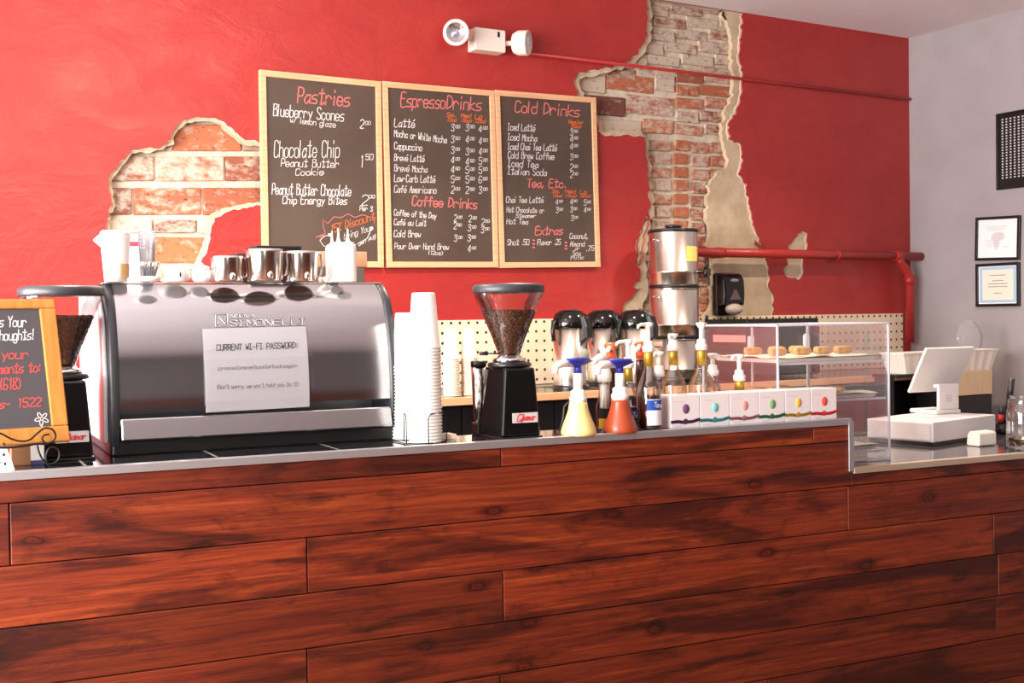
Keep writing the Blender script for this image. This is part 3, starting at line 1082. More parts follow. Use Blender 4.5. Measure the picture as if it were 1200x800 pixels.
# frames on the grey wall
def wallframe(name, label, cat, P0, P1, fwid, parts, skew=0.0, depth_=0.02):
    a, b = ryz(*P0, RX), ryz(*P1, RX)
    cy, cz = (a.y + b.y) / 2, (a.z + b.z) / 2
    hw, hh = abs(a.y - b.y) / 2, (a.z - b.z) / 2
    t = thing(name, label, cat, (RX, cy, cz))
    t.rotation_euler = (skew, 0, 0)
    mb = MB()
    mb.box(-depth_, 0, -hw, hw, hh - fwid, hh, 0.001).box(-depth_, 0, -hw, hw, -hh, -hh + fwid, 0.001)
    mb.box(-depth_, 0, -hw, -hw + fwid, -hh + fwid, hh - fwid, 0.001).box(-depth_, 0, hw - fwid, hw, -hh + fwid, hh - fwid, 0.001)
    mb.build('frame', BLACK, t)
    MB().box(-depth_ * 0.5, -0.001, -hw + fwid, hw - fwid, -hh + fwid, hh - fwid).build('sheet', PAPER, t)
    parts(t, hw - fwid, hh - fwid, -depth_ * 0.5 - 0.0006)
    return t


def f1(t, w, h, x):
    mb = MB()
    for i in range(3):
        mb.box(x, x + 0.0003, -w * (0.5 - 0.1 * i), w * 0.55, h * (0.62 - 0.1 * i), h * (0.66 - 0.1 * i))
    poly = [(0.22, 0.26), (0.02, 0.34), (-0.3, 0.28), (-0.36, 0.05), (-0.24, -0.08), (-0.1, -0.12), (-0.06, -0.4), (0.06, -0.62), (0.18, -0.4), (0.22, -0.12), (0.34, 0.02), (0.28, 0.16)]
    mb.prism([(q[0] * w, q[1] * h) for q in poly], 0, x - 0.0003, x + 0.0002)
    for i in range(4):
        mb.box(x, x + 0.0003, w * 0.2, w * 0.6, h * (-0.1 - 0.1 * i), h * (-0.07 - 0.1 * i))
    mb.box(x, x + 0.0003, -w * 0.62, -w * 0.3, -h * 0.45, -h * 0.42)
    mb.build('printed_map', mat('pale_grey_print', (212, 206, 208), 0.8), t)


def f2(t, w, h, x):
    mb = MB()
    for (a, b, c, d) in ((-w * .94, w * .94, h * .8, h * .94), (-w * .94, w * .94, -h * .94, -h * .8), (-w * .94, -w * .8, -h * .8, h * .8), (w * .8, w * .94, -h * .8, h * .8)):
        mb.box(x, x + 0.0004, a, b, c, d)
    mb.build('blue_border', mat('pale_blue_print', (168, 196, 222), 0.8), t)
    MB().box(x + 0.0002, x + 0.0005, -w * .8, w * .8, -h * .8, h * .8).build('cream_panel', mat('cream_paper', (232, 224, 208), 0.8), t)
    mb = MB()
    for i, (q, ww) in enumerate(((0.5, 0.4), (0.22, 0.3), (0.05, 0.5), (-0.1, 0.5), (-0.45, 0.2))):
        mb.box(x - 0.0003, x + 0.0002, -w * ww, w * ww, h * q - 0.002, h * q + 0.003)
    mb.build('printed_text', mat('grey_print', (150, 148, 150), 0.8), t)


wallframe('picture_frame', 'black framed white print with a grey map on the grey wall, above the certificate', 'picture', (1144.8, 256), (1197, 303.5), 0.017, f1, 0.03)
wallframe('picture_frame', 'black framed certificate with a pale blue border, lower of the two wall frames', 'picture', (1145.3, 309.5), (1196.6, 358.5), 0.017, f2)


def f3(t, w, h, x):
    mb = MB()
    for i in range(9):
        for j in range(22):
            y, z = w * (0.8 - i * 0.2), h * (0.86 - j * 0.077)
            s = 0.0058
            mb.quad((x, y - s, z), (x, y + s, z), (x, y + s, z + 0.008), (x, y - s, z + 0.008))
    mb.build('white_print', mat('poster_print', (206, 204, 206), 0.8), t)


pt = wallframe('poster', 'black poster with a grid of small white marks, at the right edge', 'poster', (1169.3, 134), (1222, 217), 0.012, f3)
for o in COL.objects:
    if o.parent == pt and o.name.startswith('sheet'):
        o.data = o.data.copy()
        o.data.materials.clear()
        o.data.materials.append(BLACK)

# added sheen spot and ceiling lamps (out of frame, they light the back wall)
t = thing('added_sheen_spot', 'unseen black spotlight added to put a sheen on the menu wall', 'lamp', (SPOT_P.x, SPOT_P.y, CEIL))
MB().lathe([(0.05, -0.02), (0.05, 0)], 16).build('ceiling_rose', BLACK, t)
mb = MB()
mb.M = Matrix.Translation((0, 0, -0.17)) @ (SPOT_T - SPOT_P).to_track_quat('Z', 'Y').to_matrix().to_4x4()
mb.lathe([(0.03, -0.12), (0.06, -0.08), (0.062, 0.0), (0.06, 0.0)], 16, cap1=False)
mb.build('lamp_shade', BLACK, t)
MB().tube([(0, 0, -0.02), (0, 0, -0.12)], 0.008, 8).build('stem', BLACK, t)
for (x, y) in LAMPS:
    t = thing('ceiling_spotlight', 'black ceiling spotlight above the back counter', 'lamp', (x, y, CEIL), 0, 'ceiling spotlights over the back counter')
    MB().lathe([(0.05, -0.02), (0.05, 0)], 16).build('ceiling_rose', BLACK, t)
    MB().lathe([(0.06, -0.15), (0.062, -0.15), (0.055, -0.05), (0.02, -0.02)], 16, cap0=False).build('lamp_shade', BLACK, t)


# ================================================================== BEHIND THE BAR
YB = 4.72
ZK = wxz(575, 464, YB).z
xk0, xk1 = wxz(380, 470, YB).x, wxz(1120, 440, YB).x
bc = thing('back_countertop', 'dark countertop with a pale wood front edge along the back wall', 'countertop', (xk0, YB, ZK))
kw = xk1 - xk0
MB().box(0, kw, 0.012, WS - YB - 0.03, -0.034, 0, 0.002).build('slab', mat('dark_laminate', (48, 42, 40), 0.14), bc)
MB().box(0, kw, -0.006, 0.012, -0.034, 0.001, 0.002).build('wood_edge', PINE, bc)
CABM = mat('black_cabinet_paint', (17, 16, 17), 0.35)
nb = 7
seams = [xk0] + [wxz(px, 490, YB).x for px in (545, 654, 740, 850, 960)] + [xk1]
for i, (a, b) in enumerate(zip(seams, seams[1:])):
    lab = ['at the left end behind the espresso machine', 'behind the coffee grinder', 'behind the yellow sauce bottle', 'behind the syrup bottles', 'behind the acrylic case', 'at the right end behind the till'][i]
    t = thing('base_cabinet', 'black base cabinet under the back countertop, ' + lab, 'cabinet', (a, YB + 0.05, 0), 0, 'black base cabinets')
    w = b - a
    MB().box(0.001, w - 0.001, 0, 0.55, 0.0, ZK - 0.036).build('body', CABM, t)
    MB().box(0.004, w - 0.004, -0.02, -0.001, 0.1, ZK - 0.045, 0.002).build('door', CABM, t)

# pegboard with its grid of holes (a surface pattern)
PEG = mat('cream_pegboard', (232, 208, 166), 0.6)
v = coords(PEG)
sx = N(PEG, 'ShaderNodeSeparateXYZ')
LK(PEG, v, sx.inputs[0])
pp = 0.0508


def cell(sock):
    a = N(PEG, 'ShaderNodeMath', operation='MULTIPLY')
    a.inputs[1].default_value = 1 / pp
    LK(PEG, sock, a.inputs[0])
    f = N(PEG, 'ShaderNodeMath', operation='FRACT')
    LK(PEG, a.outputs[0], f.inputs[0])
    b = N(PEG, 'ShaderNodeMath', operation='SUBTRACT')
    b.inputs[1].default_value = 0.5
    LK(PEG, f.outputs[0], b.inputs[0])
    return b.outputs[0]


cb = N(PEG, 'ShaderNodeCombineXYZ')
LK(PEG, cell(sx.outputs[0]), cb.inputs[0])
LK(PEG, cell(sx.outputs[2]), cb.inputs[1])
ln = N(PEG, 'ShaderNodeVectorMath', operation='LENGTH')
LK(PEG, cb.outputs[0], ln.inputs[0])
hole = ramp(PEG, ln.outputs['Value'], [(0.13, (1, 1, 1, 1)), (0.17, (0, 0, 0, 1))])
stn = noise(PEG, v, 2.2, 5, 0.6)
LK(PEG, mix(PEG, hole, ramp(PEG, stn, [(0.35, C(242, 222, 194)), (0.7, C(228, 202, 170))]), C(40, 32, 26)), BS(PEG).inputs['Base Color'])
p0, p1 = wxz(470, 378, WS - 0.02), wxz(1058, 367, WS - 0.02)
pg = MB().box(0, p1.x - p0.x, 0, 0.016, 0, 1.392 - ZK - 0.004, 0.001).build('pegboard', PEG)
pg.location = (p0.x, WS - 0.02, ZK + 0.002)
tag(pg, 'cream pegboard with rows of round holes along the back wall', 'pegboard')

# ---- paper cups
def cup_mesh(name, r1, r0_, h, m):
    """a paper cup standing upside down: rim on the ground"""
    mb = MB()
    mb.lathe([(r1 - 0.003, 0.0), (r1 + 0.001, 0.0), (r1 + 0.0022, 0.002), (r1 + 0.001, 0.0042), (r1 - 0.001, 0.005), (r0_, h - 0.002), (r0_ - 0.003, h), (r0_ - 0.004, h - 0.006), (0.001, h - 0.006)], 28, cap0=False, cap1=False)
    o = mb.build(name, m)
    return o


def stack(px, py, t, n, sp, r1, r0_, h, label, group, m, first=None, wy=None, z=None):
    for i in range(n):
        if i == 0:
            o = cup_mesh('paper_cup', r1, r0_, h, m)
            src = o
        else:
            o = src.copy()
            COL.objects.link(o)
        if wy is None:
            s = csz(px, py, t)[0]
            o.location = CW(s, t, ZB + 0.001 + i * sp)
        else:
            p = wxz(px, py, wy)
            o.location = (p.x, wy, ZK + 0.001 + i * sp)
        tag(o, label, 'cup', group)


stack(499, 524, 0.085, 29, 0.0089, 0.0435, 0.031, 0.148, 'white paper cup nested upside down in the tall front stack in the wire rack', 'white cups in the front rack stack', CUP)
stack(479, 524, 0.20, 22, 0.0093, 0.0435, 0.031, 0.150, 'white paper cup nested upside down in the stack between machine and front stack', 'white cups in the stack beside the machine', CUP)
for (px, n, lab) in ((529.5, 20, 'left'), (550.5, 20, 'right')):
    stack(px, 463, 0, n, 0.0088, 0.038, 0.028, 0.14, 'cream paper cup nested in the %s of two stacks on the back counter' % lab, 'cream cups in the %s back stack' % lab, CREAMCUP, wy=4.84)

# wire rack holding the stacks
sc_ = csz(499, 524, 0.085)[0]
rk = onbar('cup_rack', 'thin black wire rack around the white cup stacks', 'rack', sc_, 0.085)
zt = 0.078


def wloop(x0, y0, x1, y1, nm):
    r = 0.012
    pts = [(x0, y0, 0.002), (x0, y0, zt - r), (x0 + (x1 - x0) * 0.12, y0 + (y1 - y0) * 0.12, zt), (x1 - (x1 - x0) * 0.12, y1 - (y1 - y0) * 0.12, zt), (x1, y1, zt - r), (x1, y1, 0.002)]
    MB().tube(pts, 0.0016, 6).build(nm, IRON, rk)


wloop(-0.012, -0.051, 0.052, -0.02, 'wire_hoop')
wloop(-0.066, -0.03, -0.05, 0.03, 'wire_hoop')
wloop(-0.066, 0.19, 0.05, 0.19, 'wire_hoop')
MB().tube([(-0.012, -0.051, 0.002), (0.052, -0.02, 0.002), (0.05, 0.19, 0.002), (-0.066, 0.19, 0.002), (-0.066, -0.03, 0.002)], 0.0016, 6, closed=True).build('base_ring', IRON, rk)

for i, (px, w, lab) in enumerate(((532.5, 0.05, 'left'), (548, 0.034, 'right'))):
    s, t = cst(px, 521, ZB)
    o = onbar('card_block', 'small cream card block lying right of the cup rack, the %s one' % lab, 'card block', s, 0.075, group='cream card blocks by the cup rack')
    MB().box(-w / 2, w / 2, 0, 0.05, 0, 0.018, 0.001).build('card', CREAMCUP, o)
    MB().box(-w / 2 + 0.001, w / 2 - 0.001, -0.0006, 0.0, 0.004, 0.006).build('edge_line', OAK, o)


# ---- coffee grinders
BEAN = noisy('roasted_beans', (62, 34, 22), (98, 60, 40), 60, 0.4)


def grinder(label, s, t, gl_px):
    g_ = onbar('coffee_grinder', label, 'grinder', s, t, group='coffee grinders on the bar')
    bx0, bx1, by0, by1 = -0.06, 0.06, -0.07, 0.07
    tx0, tx1, ty0, ty1 = -0.046, 0.046, -0.066, 0.066
    z1 = 0.192
    mb = MB().hexa([(bx0, by0, 0.006), (bx1, by0, 0.006), (bx1, by1, 0.006), (bx0, by1, 0.006), (tx0, ty0, z1), (tx1, ty0, z1), (tx1, ty1, z1), (tx0, ty1, z1)])
    mb.build('body', BLACKG, g_, bevel=0.006)
    MB().box(bx0 - 0.004, bx1 + 0.004, by0 - 0.004, by1 + 0.004, 0, 0.006, 0.002).build('base_plate', BLACK, g_)
    # doser tube at the back left
    mb = MB().lathe([(0.012, 0.03), (0.018, 0.09), (0.021, 0.195)], 16, -0.052, 0.092)
    mb.build('doser_tube', STEEL, g_)
    MB().lathe([(0.0225, 0.193), (0.0225, 0.206), (0.018, 0.209)], 16, -0.052, 0.092).build('doser_cap', BLACK, g_)
    MB().box(-0.07, -0.03, 0.066, 0.11, 0.0, 0.036, 0.004).build('fork_block', BLACK, g_)
    MB().lathe([(0.055, z1), (0.062, z1 + 0.004), (0.058, z1 + 0.013), (0.04, z1 + 0.016)], 24).build('top_deck', BLACK, g_)
    mb = MB().lathe([(0.046, z1 + 0.015), (0.046, z1 + 0.024), (0.034, z1 + 0.027), (0.032, z1 + 0.032), (0.029, z1 + 0.033)], 24)
    mb.build('collar', CHROME, g_)
    mb = MB().tube([(-0.03, 0.0, z1 + 0.038), (-0.062, 0.01, z1 + 0.039)], 0.0022, 8)
    mb.tube([(-0.06, 0.01, z1 + 0.039), (-0.082, 0.015, z1 + 0.04)], 0.0055, 10)
    mb.build('shutter_lever', BLACK, g_)
    hb, ht = z1 + 0.031, 0.378
    h = MB().lathe([(0.0285, hb), (0.046, hb + 0.05), (0.0885, ht - 0.002), (0.0935, ht + 0.008), (0.0955, ht + 0.022)], 36, cap0=False, cap1=False).build('hopper', GLASS, g_)
    rn = random.Random(5)
    mb = MB()
    btop = hb + (ht - hb) * 0.80
    rb = lambda z: 0.0265 + 0.0175 * (z - hb) / 0.05 if z < hb + 0.05 else 0.044 + 0.0425 * (z - hb - 0.05) / (ht - 0.052 - hb)
    mb.lathe([(0.022, hb + 0.002), (0.038, hb + 0.05), (rb(btop) - 0.005, btop - 0.004), (0.001, btop + 0.004)], 24, cap1=False)
    for i in range(1100):
        if i < 800:
            u = rn.random() ** 0.6
            z = hb + 0.004 + (btop - hb - 0.006) * u
            r = rb(z) - 0.0025
        else:
            z = btop - 0.001
            r = (rb(z) - 0.003) * math.sqrt(rn.random())
        a = rn.uniform(0, 2 * PI)
        rot = Matrix.Rotation(rn.uniform(0, 6.3), 3, 'X') @ Matrix.Rotation(rn.uniform(0, 6.3), 3, 'Z')
        mb.ball((r * math.cos(a), r * math.sin(a), z), 0.0055, 0.0038, 0.003, 6, rot)
    o = mb.build('coffee_beans', BEAN, g_)
    o['kind'] = 'stuff'
    MB().lathe([(0.098, ht + 0.018), (0.1005, ht + 0.022), (0.1005, ht + 0.036), (0.092, ht + 0.043), (0.001, ht + 0.046)], 36).build('hopper_lid', DKGREY, g_)
    # name plate on the front face
    fz0, fz1 = 0.043, 0.07
    yf = lambda z: by0 + (ty0 - by0) * (z - 0.006) / (z1 - 0.006)
    x0, x1 = -0.026, 0.05
    mb = MB().hexa([(x0, yf(fz0) - 0.0022, fz0), (x1, yf(fz0) - 0.0022, fz0), (x1, yf(fz0) - 0.0002, fz0), (x0, yf(fz0) - 0.0002, fz0), (x0, yf(fz1) - 0.0022, fz1), (x1, yf(fz1) - 0.0022, fz1), (x1, yf(fz1) - 0.0002, fz1), (x0, yf(fz1) - 0.0002, fz1)])
    pl = mb.build('name_plate', mat('silver_label', (206, 200, 198), 0.4, 0.2), g_)
    mb = MB()
    sf = lambda x, y: Vector((x, yf(0.05) - 0.003, -y))
    letter(mb, 'Q', (x0 + 0.012, -fz0 - 0.0045), (x0 + 0.028, -fz0 - 0.0045), 0.018, 0.003, Vector((0, -1, 0)), sf, 0.2, 0)
    letter(mb, 'uamar', (x0 + 0.027, -fz0 - 0.0065), (x1 - 0.008, -fz0 - 0.0065), 0.016, 0.0022, Vector((0, -1, 0)), sf, 0.2, 0)
    mb.build('red_lettering', mat('label_red', (206, 36, 36), 0.5), pl)
    return g_


s1, _ = csz(612, 515, 0.0)
grinder('black coffee grinder with glass hopper of beans right of the cup stacks', csz(598, 510, 0.095)[0], 0.095, 0)
grinder('black coffee grinder with bean hopper between chalk sign and espresso machine', csz(76, 540, 0.24)[0], 0.24, 0)

# ---- espresso machine
TM = 0.15
sm0, sm1 = csz(128, 480, TM + 0.06)[0], csz(465, 470, TM + 0.06)[0]
em = onbar('espresso_machine', 'large espresso machine with curved steel front and black side trims', 'coffee machine', sm0, TM)
MW = sm1 - sm0
MH = csz(300, 333, TM + 0.13)[1] - ZB
PROF = [(0.075, 0.0), (0.06, 0.03), (0.05, 0.06), (0.044, 0.12), (0.046, 0.18), (0.054, 0.25), (0.072, 0.32), (0.098, 0.385), (0.13, MH - 0.012), (0.155, MH)]


def pt_(z):
    for (a, b), (c, d) in zip(PROF, PROF[1:]):
        if b <= z <= d:
            return a + (c - a) * (z - b) / (d - b)
    return PROF[-1][0]


zs_ = [MH * i / 30 for i in range(31)]
curve = [(pt_(z), z) for z in zs_]
for i in range(2):
    curve = [curve[0]] + [((a[0] + 2 * b[0] + c[0]) / 4, b[1]) for a, b, c in zip(curve, curve[1:], curve[2:])] + [curve[-1]]


def cy_(z):
    i = max(0, min(29, int(z / MH * 30)))
    u = z / MH * 30 - i
    return curve[i][0] * (1 - u) + curve[i + 1][0] * u


side = [(y - 0.008, z) for y, z in curve] + [(0.60, MH), (0.60, 0.0)]
tw = 0.024
MB().prism(side, 0, 0, tw, True).build('side_trim', DKGREY, em, bevel=0.006)
MB().prism(side, 0, MW - tw, MW, True).build('side_trim', DKGREY, em, bevel=0.006)
zlow, z_refl = 0.038, 0.108  # gap between the panels stands in for the black tile's reflection
mb = MB()
pan = [(y, z) for y, z in curve if z >= z_refl]
n = len(pan)
for (a, b) in zip(pan, pan[1:]):
    mb._f([mb._v((tw, a[0], a[1])), mb._v((MW - tw, a[0], a[1])), mb._v((MW - tw, b[0], b[1])), mb._v((tw, b[0], b[1]))], True)
bmesh.ops.remove_doubles(mb.bm, verts=mb.bm.verts, dist=1e-5)
ext = [(MW - tw, 0), (tw, 0)]
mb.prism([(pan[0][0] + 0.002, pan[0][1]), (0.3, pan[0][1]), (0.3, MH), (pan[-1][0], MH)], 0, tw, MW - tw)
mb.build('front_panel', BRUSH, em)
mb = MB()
mb.prism([(cy_(zlow) - 0.030, zlow), (cy_(z_refl) - 0.003, z_refl - 0.016), (0.2, z_refl - 0.016), (0.2, zlow)], 0, tw, MW - tw)
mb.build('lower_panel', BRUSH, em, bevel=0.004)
MB().box(0.005, MW - 0.005, 0.055, 0.58, 0.0, zlow - 0.001, 0.004).build('base', BLACK, em)
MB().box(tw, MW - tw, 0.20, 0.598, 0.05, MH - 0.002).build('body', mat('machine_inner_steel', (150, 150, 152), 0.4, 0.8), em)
MB().box(0.0, MW, 0.17, 0.60, MH + 0.0005, MH + 0.006, 0.002).build('cup_tray', STEEL, em)
sp_ = [(cy_(0.03) + 0.02, 0.03), (cy_(0.2) + 0.02, 0.2), (cy_(0.35) + 0.02, 0.35), (0.19, MH - 0.01), (0.585, MH - 0.01), (0.595, 0.03)]
MB().prism(sp_, 0, -0.012, -0.0005).build('side_panel', mat('white_enamel', (232, 232, 234), 0.2), em, bevel=0.004)
MI = (Matrix.Translation(CW(sm0, TM, ZB)) @ Matrix.Rotation(-CYAW, 4, 'Z')).inverted()


def on_panel(off):
    def f(px, py):
        t = TM + 0.05
        for _ in range(12):
            s, z = csz(px, py, t)
            t = TM + cy_(min(max(z - ZB, 0), MH)) - off
        return Vector((s - sm0, t - TM, z - ZB))
    return f


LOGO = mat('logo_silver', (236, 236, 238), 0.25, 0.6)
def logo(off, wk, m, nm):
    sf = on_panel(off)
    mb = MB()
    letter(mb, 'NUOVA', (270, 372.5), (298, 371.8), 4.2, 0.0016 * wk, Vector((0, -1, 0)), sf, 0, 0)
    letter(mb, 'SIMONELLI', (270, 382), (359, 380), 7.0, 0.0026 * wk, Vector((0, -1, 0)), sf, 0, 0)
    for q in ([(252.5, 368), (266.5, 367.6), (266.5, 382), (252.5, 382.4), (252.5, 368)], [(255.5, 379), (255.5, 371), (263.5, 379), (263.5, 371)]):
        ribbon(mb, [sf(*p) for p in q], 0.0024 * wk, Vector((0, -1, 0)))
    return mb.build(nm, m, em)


logo(0.0032, 1.0, LOGO, 'maker_lettering')
logo(0.0022, 2.1, mat('logo_shadow', (92, 90, 92), 0.5), 'lettering_shadow')  # wider dark strokes paint a shadow behind the letters

# paper notice taped to the machine
SF = on_panel(0.009)
tl, tr, br, bl = SF(239.3, 385.3), SF(361, 382), SF(363, 476.5), SF(241.5, 483.3)
no = onbar('paper_notice', 'white printed paper notice in a clear sleeve taped to the machine front', 'notice', sm0 + (bl.x + br.x) / 2, TM)
ox = Vector(((bl.x + br.x) / 2, 0, 0))


def sheet(x0, x1, zt_, zb_, off, nm, m, thick=0.0006):
    mb = MB()
    k = 8
    for i in range(k):
        za, zc = zb_ + (zt_ - zb_) * i / k, zb_ + (zt_ - zb_) * (i + 1) / k
        ya, yc = cy_(za) - off, cy_(zc) - off
        mb.hexa([(x0, ya, za), (x1, ya, za), (x1, ya + thick, za), (x0, ya + thick, za), (x0, yc, zc), (x1, yc, zc), (x1, yc + thick, zc), (x0, yc + thick, zc)])
    for v in mb.bm.verts:
        v.co.z += (v.co.x) * 0.01 + ZB - ZB
    return mb.build(nm, m, no)


zt_, zb_ = (tl.z + tr.z) / 2, (bl.z + br.z) / 2
sheet(bl.x - ox.x, br.x - ox.x, zt_, zb_, 0.007, 'sheet', PAPER)
sheet(bl.x - ox.x - 0.004, br.x - ox.x + 0.012, zt_ + 0.004, zb_ - 0.004, 0.0086, 'clear_sleeve', thin_glass('sleeve_film', (0.99, 0.99, 1), 0.02), 0.0003)
sfn = lambda x, y: SF(x, y) - ox
for (txt, a, b, cap, w, m) in (('CURRENT WI-FI PASSWORD:', (254, 410.5), (349, 407.5), 6.6, 0.0018, INK), ('ipromisetoneverbuystarbucksagain', (255, 433.5), (348, 430), 4.6, 0.0008, INK), ("(Don't worry, we won't hold you to it)", (254, 456), (350, 452), 5.0, 0.0009, INK)):
    mb = MB()
    letter(mb, txt, a, b, cap, w, Vector((0, -1, 0)), sfn, 0, 0)
    mb.build('printed_line', m, no)

# ---- things on top of the machine
ZT = ZB + MH + 0.0062


def ontop(name, label, cat, px, t, group=None):
    s = csz(px, 330, t)[0]
    o = thing(name, label, cat, CW(s, t, ZT), -CYAW, group)
    return o, depth(CW(s, t, ZT)) / F


def px_prof(prof, y0, k):
    return [(r * k, (y0 - y) * k) for r, y in prof]


# white jug
o, k = ontop('plastic_jug', 'tall white plastic jug with a tan paper tag, leftmost on the machine', 'jug', 136, 0.30)
MB().lathe(px_prof([(13, 328), (15, 300), (17, 276), (17.5, 274)], 328, k) + [(0.001, 54 * k)], 24).build('body', WHITE, o)
MB().lathe([(0.018, 51 * k), (0.037, 53.5 * k), (0.037, 57 * k), (0.033, 60 * k), (0.001, 61 * k)], 24).build('lid', WHITE, o)
MB().prism([(-17 * k, 56 * k), (-25 * k, 49 * k), (-15 * k, 40 * k)], 1, -0.008, 0.008).build('spout', WHITE, o, bevel=0.003)
mb = MB()
for a in range(9):
    u0, u1 = -0.2 - 1.15 + a * 0.15, -0.2 - 1.0 + a * 0.15
    rr = 14.6 * k
    mb.hexa([(rr * math.cos(u0), rr * math.sin(u0), 5 * k), (rr * math.cos(u1), rr * math.sin(u1), 5 * k), (rr * .97 * math.cos(u1), rr * .97 * math.sin(u1), 5 * k), (rr * .97 * math.cos(u0), rr * .97 * math.sin(u0), 5 * k), (rr * 1.05 * math.cos(u0), rr * 1.05 * math.sin(u0), 21 * k), (rr * 1.05 * math.cos(u1), rr * 1.05 * math.sin(u1), 21 * k), (rr * .97 * math.cos(u1), rr * .97 * math.sin(u1), 21 * k), (rr * .97 * math.cos(u0), rr * .97 * math.sin(u0), 21 * k)])
mb.build('paper_tag', mat('tan_paper', (196, 154, 104), 0.8), o)
# pink lidded tub
o, k = ontop('plastic_tub', 'pale pink plastic tub with a red band behind the white jug', 'tub', 157.5, 0.42)
MB().box(-9 * k, 9 * k, -0.02, 0.02, 0, 44 * k, 0.004).build('body', mat('pale_pink_plastic', (236, 190, 200), 0.4), o)
MB().box(-9.3 * k, 9.3 * k, -0.0205, 0.0205, 44 * k, 48 * k, 0.001).build('band', mat('rose_band', (220, 70, 84), 0.4), o)
MB().box(-9 * k, 9 * k, -0.02, 0.02, 48 * k, 58 * k, 0.004).build('lid', MATS['pale_pink_plastic'], o)
# clear cups, a nested stack
for i in range(6):
    o, k = ontop('clear_cup', 'clear plastic cup in the nested stack beside the white jug', 'cup', 173, 0.33, 'clear plastic cups on the machine')
    o.location.z += i * 0.009
    MB().lathe([(0.017, 0.0), (0.0205, 0.085), (0.022, 0.087), (0.022, 0.09)], 20, cap1=False).build('cup_wall', thin_glass('clear_plastic', (0.94, 0.95, 0.97), 0.12, 0.10, (240, 240, 244)), o)
# espresso spoons in a saucer
o, k = ontop('spoon_holder', 'small white dish holding a bunch of steel spoons', 'dish', 176, 0.24)
MB().lathe([(0.016, 0), (0.026, 0.004), (0.029, 0.012), (0.026, 0.012), (0.018, 0.006), (0.001, 0.005)], 20).build('dish', WHITE, o)
sm_root = o
for i in range(7):
    a = i * 0.9
    bx, by = 0.010 * math.cos(a), 0.010 * math.sin(a)
    q = thing('teaspoon', 'small steel spoon standing in the bunch on the white dish', 'spoon', sm_root.location + Vector((bx, by, 0.006)), a, 'steel spoons on the machine')
    MB().tube([(0, 0, 0), (0.006, 0, 0.02), (0.010, 0, 0.032)], 0.0016, 6).build('stem', DKGREY, q)
    MB().ball((0.012, 0, 0.037), 0.003, 0.0055, 0.008, 8).build('bowl', STEEL, q)
# white mug and bowl
o, k = ontop('mug', 'white mug right of the steel spoons', 'mug', 207, 0.28)
MB().lathe([(0.021, 0), (0.031, 0.004), (0.032, 0.043), (0.030, 0.043), (0.029, 0.006), (0.001, 0.006)], 24).build('body', WHITE, o)
MB().tube([(0.03 + 0.012 * math.sin(a), 0, 0.022 - 0.013 * math.cos(a)) for a in [j * PI / 8 for j in range(9)]], 0.003, 8).build('handle', WHITE, o)
MB().box(0.002, 0.006, -0.0325, -0.031, 0.012, 0.024, 0.001).build('dark_mark', DKGREY, o)
o, k = ontop('sugar_bowl', 'small round white bowl with a domed lid beside the mug', 'bowl', 236, 0.28)
MB().lathe([(0.018, 0), (0.027, 0.010), (0.028, 0.022), (0.024, 0.031)], 24).build('body', WHITE, o)
MB().lathe([(0.0245, 0.0315), (0.02, 0.040), (0.006, 0.045), (0.005, 0.049), (0.001, 0.051)], 24).build('lid', WHITE, o)
# steel milk pitchers
for (px, t, rt_, rb_, hh, lab) in ((267, 0.26, 19.5, 17.5, 29.5, 'small steel milk pitcher, leftmost of the three on the machine'), (310.5, 0.24, 22, 19.5, 37.5, 'largest steel milk pitcher, middle of the three on the machine'), (353.5, 0.27, 20, 17.5, 35.5, 'steel milk pitcher in front of the wooden box, rightmost of the three')):
    o, k = ontop('milk_pitcher', lab, 'pitcher', px, t, 'steel milk pitchers on the machine')
    mb = MB().lathe([(rb_ * k, 0), (rb_ * k * 1.04, 0.004), (rt_ * 1.0 * k, hh * k * 0.9), (rt_ * 1.02 * k, hh * k), (rt_ * 0.98 * k, hh * k), (rt_ * 0.96 * k, hh * k * 0.9), (rb_ * k * 0.95, 0.006), (0.001, 0.005)], 32, cap0=True, cap1=False)
    mb.build('body', STEEL, o)
    rr = rt_ * k
    MB().tube([(rr * 0.97, -0.004, hh * k * 0.9), (rr * 1.16, -0.004, hh * k * 0.92), (rr * 1.22, -0.004, hh * k * 0.55), (rr * 1.12, -0.004, hh * k * 0.22), (rr * 0.92, -0.004, hh * k * 0.16)], 0.0032, 8).build('handle', STEEL, o)
    mb = MB()
    mb.ball((0.004, -rb_ * k * 1.02, hh * k * 0.18), 0.008, 0.006, 0.012, 10)
    mb.build('spout', STEEL, o)
# black lid / tray behind
o, k = ontop('knock_box', 'low black box with a raised rim behind the steel pitchers', 'box', 312, 0.40)
MB().box(-40 * k, 36 * k, -0.05, 0.06, 0, 34 * k, 0.004).build('body', mat('dark_plum_plastic', (58, 30, 34), 0.4), o)
MB().box(-18 * k, 37 * k, -0.056, 0.065, 34.5 * k, 43 * k, 0.004).build('rim', BLACK, o)
# pale wooden box
o, k = ontop('wooden_box', 'pale wooden box on a grey base behind the squeeze bottles', 'box', 384, 0.42)
MB().box(-45 * k, 45 * k, -0.03, 0.04, 19 * k, 37 * k, 0.002).build('tray', PINE, o)
MB().box(-42 * k, 42 * k, -0.028, 0.038, 0, 18.8 * k, 0.002).build('base', mat('grey_base', (128, 118, 112), 0.6), o)
o, k = ontop('cloth', 'small crumpled cream cloth beside the right pitcher', 'cloth', 378, 0.25)
mb = MB()
for i in range(7):
    mb.ball((random.uniform(-0.014, 0.014), random.uniform(-0.006, 0.01), 0.004 + random.uniform(0, 0.006)), 0.009, 0.008, 0.0065, 8, Matrix.Rotation(random.uniform(0, 3), 3, 'Z'))
mb.build('folds', CREAMCUP, o)
